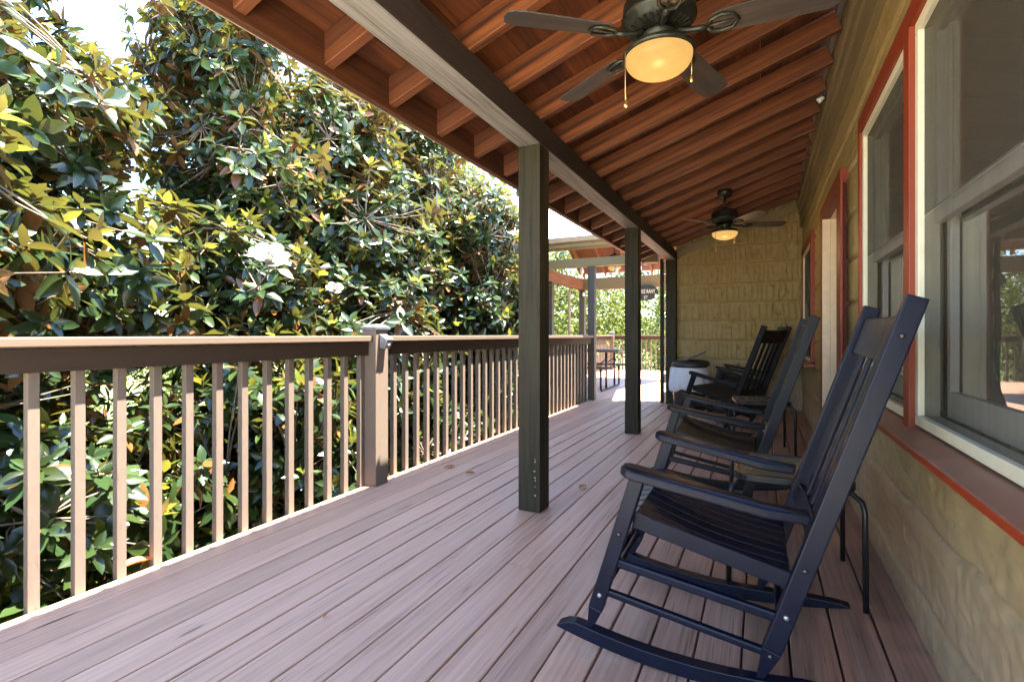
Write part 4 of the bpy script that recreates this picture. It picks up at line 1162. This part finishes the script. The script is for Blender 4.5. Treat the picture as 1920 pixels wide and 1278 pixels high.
def open_gap(p, f):
    # the bloom stands clear of the whorls on its outer, deck-facing side
    q = np.array(f[:3]); ax = unit(np.array([.80, -.55, -.12])); t = (p - q) @ ax
    return -.10 < t < .9 and np.linalg.norm(p - q - ax * t) < f[3] + .16
def magnolia(base, height, blobs, n_ros, leaf, seed, label, keepout, flowers=()):
    """blobs: (x,y,z,rx,ry,rz) lobes of the crown; whorls sit in their outer shells"""
    rg = np.random.default_rng(seed)
    tr = empty('magnolia_tree', base); tag(tr, label, 'magnolia tree', 'magnolia trees beside the deck')
    ti = Matrix.Translation(tr.location).inverted()
    def put(o): o.parent = tr; o.matrix_parent_inverse = ti; return o
    wood_ = MB(); B = np.array(base, float)
    topz = base[2] + height
    tpts = []
    for i in range(9):
        t = i / 8; tpts.append((B[0] + .25 * math.sin(t * 3 + seed), B[1] + .2 * math.cos(t * 2.5 + seed) - .2, base[2] + height * t))
    wood_.tube(tpts, [.17 * (1 - t / 9.5) + .02 for t in range(9)], 12)
    put(wood_.build('trunk', M['bark']))
    vol = np.array([b[3] * b[4] + b[4] * b[5] + b[3] * b[5] for b in blobs]); cnt = (n_ros * vol / vol.sum()).astype(int)
    P = []; A = []; twigs = MB(); limbs_all = []
    for bi, (bl, c) in enumerate(zip(blobs, cnt)):
        cen = np.array(bl[:3]); rad = np.array(bl[3:6])
        # limb from trunk into the lobe, forking
        tz = np.clip(cen[2] - .35 * abs(cen[0] - B[0]) - .5, base[2] + .8, topz - .3)
        tt = (tz - base[2]) / height; tp = np.array([np.interp(tt * 8, range(9), [q[j] for q in tpts]) for j in range(3)])
        pts = limb(twigs, tp, cen, .060, .028, rg)
        segs = list(pts[2:])
        for k in range(7):
            d = unit(rg.normal(size=3)); e = cen + d * rad * .75
            if e[0] > keepout - .05: e[0] = keepout - .05
            st_ = pts[rg.integers(3, 7)]
            q = limb(twigs, st_, e, .026, .010, rg, n=6, sides=6); segs += q[1:]
        segs = np.array(segs)
        for k in range(c):
            d = unit(rg.normal(size=3) * np.array([1, 1, .9]))
            r_ = rg.random() ** .42
            nz = .82 + .36 * rg.random()
            p = cen + d * rad * r_ * nz
            if p[0] > keepout - .12 or p[2] < base[2] + .25: continue
            if any(open_gap(p, f_) for f_ in flowers): continue
            a = unit(d / rad * rad.mean() * .75 + np.array([0, 0, .55]) + rg.normal(size=3) * .33)
            P.append(p); A.append(a)
            j = ((segs - p) ** 2).sum(1).argmin(); s0 = segs[j]
            midp = (s0 + p) / 2 - np.array([0, 0, .05 * np.linalg.norm(p - s0)]) + rg.normal(size=3) * .02
            m2 = p - a * .06
            twigs.tube([tuple(s0), tuple(midp), tuple(m2), tuple(p)], [.008, .0065, .005, .004], 4, caps=False)
    P = np.array(P); A = np.array(A)
    sz = leaf * rg.uniform(.8, 1.2, len(P))
    put(twigs.build('branches', M['bark']))
    arr = rosettes(P, A, sz, rg)
    put(leaves_mesh('crown', *arr, M['magleaf'], None, rows=5))
    for (x, y, z, s) in flowers:
        fl = MB()
        for ring, (np_, el, Lp) in enumerate(((6, 18, 1.), (3, 55, .75))):
            for i in range(np_):
                az = i * 2 * math.pi / np_ + ring * .5 + rg.normal() * .12; e = R(el) + rg.normal() * .12
                d = np.array([math.cos(az) * math.cos(e), math.sin(az) * math.cos(e), math.sin(e)]); sd = np.array([-math.sin(az), math.cos(az), 0]); nn = np.cross(d, sd) * -1
                nn = nn if nn[2] > 0 else -nn
                vs = []
                FR = np.array(Vector((.55, -.45, .70)).to_track_quat('Z', 'Y').to_matrix())
                for t, w in ((0, .12), (.3, .5), (.65, .66), (.9, .46), (1, .14)):
                    for u in (-1, 0, 1):
                        vs.append(np.array([x, y, z]) + FR @ (s * Lp * (d * t + sd * u * w * .6 + nn * (.22 * t * t + .16 * abs(u) * w))))
                fs = [(i2 * 3 + k, i2 * 3 + k + 3, i2 * 3 + k + 4, i2 * 3 + k + 1) for i2 in range(4) for k in range(2)]
                fl.add(vs, fs, True)
        fo = put(fl.build('flower', M['petal']))
        stm = MB(); stm.tube([(x, y, z), (x - .05, y + .03, z - .07), (x - .35, y + .15, z - .16), (x - .8, y + .3, z - .2)], [.006, .007, .009, .012], 6); put(stm.build('twig', M['bark']))
        cn = MB(); cn.lathe([(0, 0), (.14 * s, .03 * s), (.16 * s, .18 * s), (.1 * s, .34 * s), (0, .40 * s)], (0, 0, 0), 10)
        cone = cn.build('flower_cone', M['cone']); cone.rotation_euler = Vector((.55, -.45, .70)).to_track_quat('Z', 'Y').to_euler(); cone.location = (x, y, z); cone.parent = fo
    return tr

# three big magnolias crowd the railing
magnolia((-5.35, 1.5, -2.75), 6.6,
    [(-4.2, 1.35, .1, 1.15, 1.0, .85), (-4.5, 2.2, -.9, 1.2, 1.0, 1.0), (-4.0, .75, 1.55, 1.0, .85, .8), (-4.6, 1.75, 1.5, 1.1, .9, .8),
     (-4.8, 1.45, 2.6, 1.15, .75, .85), (-5.4, .9, 3.7, 1.2, .95, .9), (-5.7, 1.7, 4.4, 1.0, .5, .8), (-5.3, 2.25, 3.1, .7, .45, .7), (-4.4, .3, -.9, 1.2, 1.1, 1.), (-6.3, 1.5, 1.0, 1.0, 1.5, 1.6), (-4.0, -.6, .9, 1.1, 1.0, 1.2)],
    3600, .150, 3, 'magnolia tree with large glossy leaves at the left end of the railing', -2.62)
magnolia((-5.4, 4.6, -2.75), 6.9,
    [(-4.0, 2.75, .35, 1.15, .8, .9), (-4.4, 3.7, -.6, 1.3, 1.0, 1.05), (-4.6, 3.1, 1.55, 1.05, .85, .8), (-4.2, 4.4, .9, 1.2, 1.0, 1.0),
     (-5.1, 3.4, 2.75, 1.05, .8, .85), (-5.3, 3.3, 4.0, 1.1, .65, .95), (-4.7, 4.7, 2.4, 1.15, 1.0, .9), (-4.5, 5.5, -.3, 1.3, 1.0, 1.1), (-5.2, 4.6, 3.6, 1.1, .9, .9), (-6.0, 4.0, 4.9, .9, .6, .7),
     (-4.6, 5.6, 1.7, 1.1, .9, .9), (-5.0, 5.6, 3.0, 1.1, .9, .9), (-5.4, 5.4, 4.2, 1.0, .9, .8), (-5.0, 6.2, 3.9, 1.0, .8, .9), (-5.3, 6.2, 4.9, .9, .8, .8), (-4.3, 1.9, -1.4, 1.2, .9, .9)],
    5900, .142, 5, 'tallest magnolia tree behind the middle of the railing with one open white flower', -2.64,
    [(-3.15, 2.385, 1.60, .15), (-3.40, 3.23, 1.47, .085)])
magnolia((-5.1, 6.9, -2.75), 6.6,
    [(-4.2, 6.1, 1.35, 1.0, .8, .8), (-4.3, 6.8, .2, 1.1, .8, 1.0), (-4.6, 6.4, 2.3, .95, .8, .7), (-4.3, 6.6, -1.1, 1.1, .8, .9), (-5.5, 6.9, 1.6, 1.0, .8, 1.0), (-5.2, 6.5, 3.2, .9, .8, .7), (-3.55, 6.45, 1.5, .75, .7, .8), (-3.7, 6.3, 2.6, .75, .7, .75), (-3.5, 6.6, .3, .7, .6, .8), (-4.9, 7.4, 3.3, .9, .7, .8)],
    2900, .130, 8, 'smaller magnolia tree left of the covered deck', -2.66)

# broad-leaved trees beyond
def broad_tree(seed, h, r, nl, hue):
    rg = np.random.default_rng(seed)
    t = empty('broadleaf_tree')
    mb = MB(); pts = [(.15 * math.sin(i * .9 + seed), .15 * math.cos(i * .7 + seed), h * .72 * i / 6) for i in range(7)]
    mb.tube(pts, [.20 - .024 * i for i in range(7)], 9)
    nb = 22; C = []
    for i in range(nb):
        z = h * rg.uniform(.22, .98); q = (z / h - .22) / .78
        rr = r * (math.sin(math.pi * (q * .86 + .12)) ** .7)
        a = rg.random() * 6.28; d = rr * rg.random() ** .45
        C.append((d * math.cos(a), d * math.sin(a), z))
    tips = []
    for c in C:
        zi = min(5, max(1, int(c[2] / (h * .72) * 6) - 1)); limb(mb, pts[zi], c, .05, .012, rg, sag=-.05, n=5, sides=5)
    mb.build('trunk', M['bark'], t)
    C = np.array(C); R0 = r * rg.uniform(.26, .46, nb)
    idx = rg.integers(0, nb, nl); d = unit(rg.normal(size=(nl, 3))); rad = rg.random((nl, 1)) ** .4
    # uneven sprays inside each clump
    spray = .75 + .5 * vnoise(d[:, 0] * 3 + idx, d[:, 1] * 3 + d[:, 2] * 2, seed, 1.6, 1.6)[:, None]
    P = C[idx] + d * R0[idx][:, None] * rad * spray * np.array([1.15, 1.15, .85])
    D = unit(d * .6 + rg.normal(size=(nl, 3)) * .7 + np.array([0, 0, -.35])); N = unit(np.array([0, 0, 1.]) + rg.normal(size=(nl, 3)) * .55)
    L = rg.uniform(.09, .17, nl); W = L * rg.uniform(.55, .8, nl)
    tone = rg.uniform(.65, 1.35, nl) * (0.85 + .3 * vnoise(P[:, 0], P[:, 1] + P[:, 2], seed + 2, .9, .9))
    col = np.stack([hue[0] * tone, hue[1] * tone, hue[2] * tone, rg.random(nl) * .3], 1)
    leaves_mesh('crown', P, D, N, L, W, np.full(nl, .1), np.full(nl, .25), col, M['broadleaf'], t, rows=3)
    return t
protos = [broad_tree(31, 8.5, 3.0, 15000, (.050, .080, .011)), broad_tree(32, 7.0, 2.9, 14000, (.066, .092, .012)), broad_tree(33, 10.5, 3.4, 17000, (.038, .066, .011))]
spots = [  # x, y, prototype, scale
 (-6.2, 20.0, 1, .85, 'bright leafy tree straight behind the far left deck post'), (-3.2, 21.5, 0, .8, 'leafy tree behind the gap between the deck posts'),
 (-.6, 20.5, 2, .62, 'dark leafy tree behind the oval sign'), (2.5, 22.0, 1, .95, 'leafy tree beyond the right end of the open deck'),
 (-9.3, 18.0, 0, .9, 'leafy tree left of the covered deck roof'), (-8.6, 12.0, 1, 1.15, 'yellow green tree behind the smaller magnolia'),
 (-11.5, 15.5, 2, 1.0, 'tall tree beyond the yellow green tree'), (-11., 9.0, 0, 1.05, 'leafy tree behind the tallest magnolia'),
 (-14.5, 5.0, 1, .8, 'leafy tree across the lawn behind two magnolias'), (-13.0, 1.5, 0, .7, 'leafy tree across the lawn at the left edge'),
 (-16.5, 10.5, 2, .8, 'tall far tree across the lawn'), (-5.0, 28, 2, .95, 'far tall tree behind the open deck'),
 (1.0, 29, 0, 1.1, 'far leafy tree behind the dark tree'), (-11, 26, 1, 1.2, 'far pale green tree behind the deck roof'),
 (-17, 20, 0, 1.1, 'far tree at the lawn edge'), (7, 26, 2, 1.0, 'far tree hidden beyond the house end'),
 (-9.0, 5.6, 1, .52, 'low bush like tree in the lawn behind the magnolia trunks'), (-15., -1.5, 0, .6, 'small leafy tree at the far left across the lawn'),
 (-7.5, 23.5, 1, .6, 'low bright tree between far tall trees')]
for i, (x, y, p, s, lab) in enumerate(spots):
    o = protos[p] if not protos[p].get('label') else copy_tree(protos[p])
    o.location = (x, y, -2.85 + max(0, y - 22) * .05); o.rotation_euler = (0, 0, i * 1.7); o.scale = (s, s, s)
    tag(o, lab, 'tree', 'broad leaved trees round the lawn')

# ================================================================== LIGHT, SKY, CAMERA
w = bpy.data.worlds.new('World'); SC.world = w; w.use_nodes = True
nt = w.node_tree; k = NB(nt)
bg = nt.nodes['Background']
sky = k.node('ShaderNodeTexSky', sky_type='NISHITA'); sky.sun_disc = False
SD = Vector((1., .36, 3.1)).normalized()
sky.sun_elevation = math.asin(SD.z); sky.sun_rotation = math.atan2(SD.x, SD.y)
sky.air_density = 1.; sky.dust_density = .0; sky.ozone_density = 2.2
# thin fair-weather cloud
tc = k.node('ShaderNodeTexCoord'); mp = k.node('ShaderNodeMapping'); mp.inputs['Scale'].default_value = (1.6, 1.6, 4.)
k.link(tc.outputs['Generated'], mp.inputs['Vector'])
cf = k.noise(mp.outputs[0], 1.6, 7., .62); cl = k.ramp(cf, [(.50, (0, 0, 0)), (.70, (1, 1, 1))])
mixc = k.mix(k.math('MULTIPLY', cl, .10), sky.outputs[0], (8., 8.4, 9.))
k.link(mixc, bg.inputs['Color']); bg.inputs['Strength'].default_value = .065

sl_ = bpy.data.lights.new('sun', 'SUN'); sl_.energy = 3.0; sl_.angle = R(.5); sl_.color = (1., .92, .80)
so = bpy.data.objects.new('sun', sl_); COL.objects.link(so); so.rotation_euler = SD.to_track_quat('Z', 'Y').to_euler(); so.location = (3, 2, 12)
# the two lit porch bowls
for y, z in ((2.05, 1.92), (5.97, 1.93)):
    pl = bpy.data.lights.new('fan_bulb', 'POINT'); pl.energy = .45; pl.color = (1., .62, .28); pl.shadow_soft_size = .06
    po = bpy.data.objects.new('fan_bulb', pl); COL.objects.link(po); po.location = (FX, y, z)

cam = bpy.data.cameras.new('camera'); cam.sensor_width = 36.; cam.lens = 36. * 930 / 1920
cam.shift_x = 0.; cam.shift_y = -(627 - 639) / 1920 * -1
cam.clip_end = 600; cam.clip_start = .05
co = bpy.data.objects.new('camera', cam); COL.objects.link(co)
co.location = (0, 0, EYE); co.rotation_euler = (R(90), 0, math.atan2(470, 930))
SC.camera = co

SC.view_settings.view_transform = 'Standard'; SC.view_settings.look = 'None'; SC.view_settings.gamma = 1.
SC.view_settings.exposure = 4.3
cy = SC.cycles
cy.use_denoising = True; cy.max_bounces = 10; cy.diffuse_bounces = 5; cy.glossy_bounces = 4; cy.transparent_max_bounces = 12; cy.transmission_bounces = 4
cy.sample_clamp_indirect = 6.; cy.caustics_reflective = False; cy.caustics_refractive = False
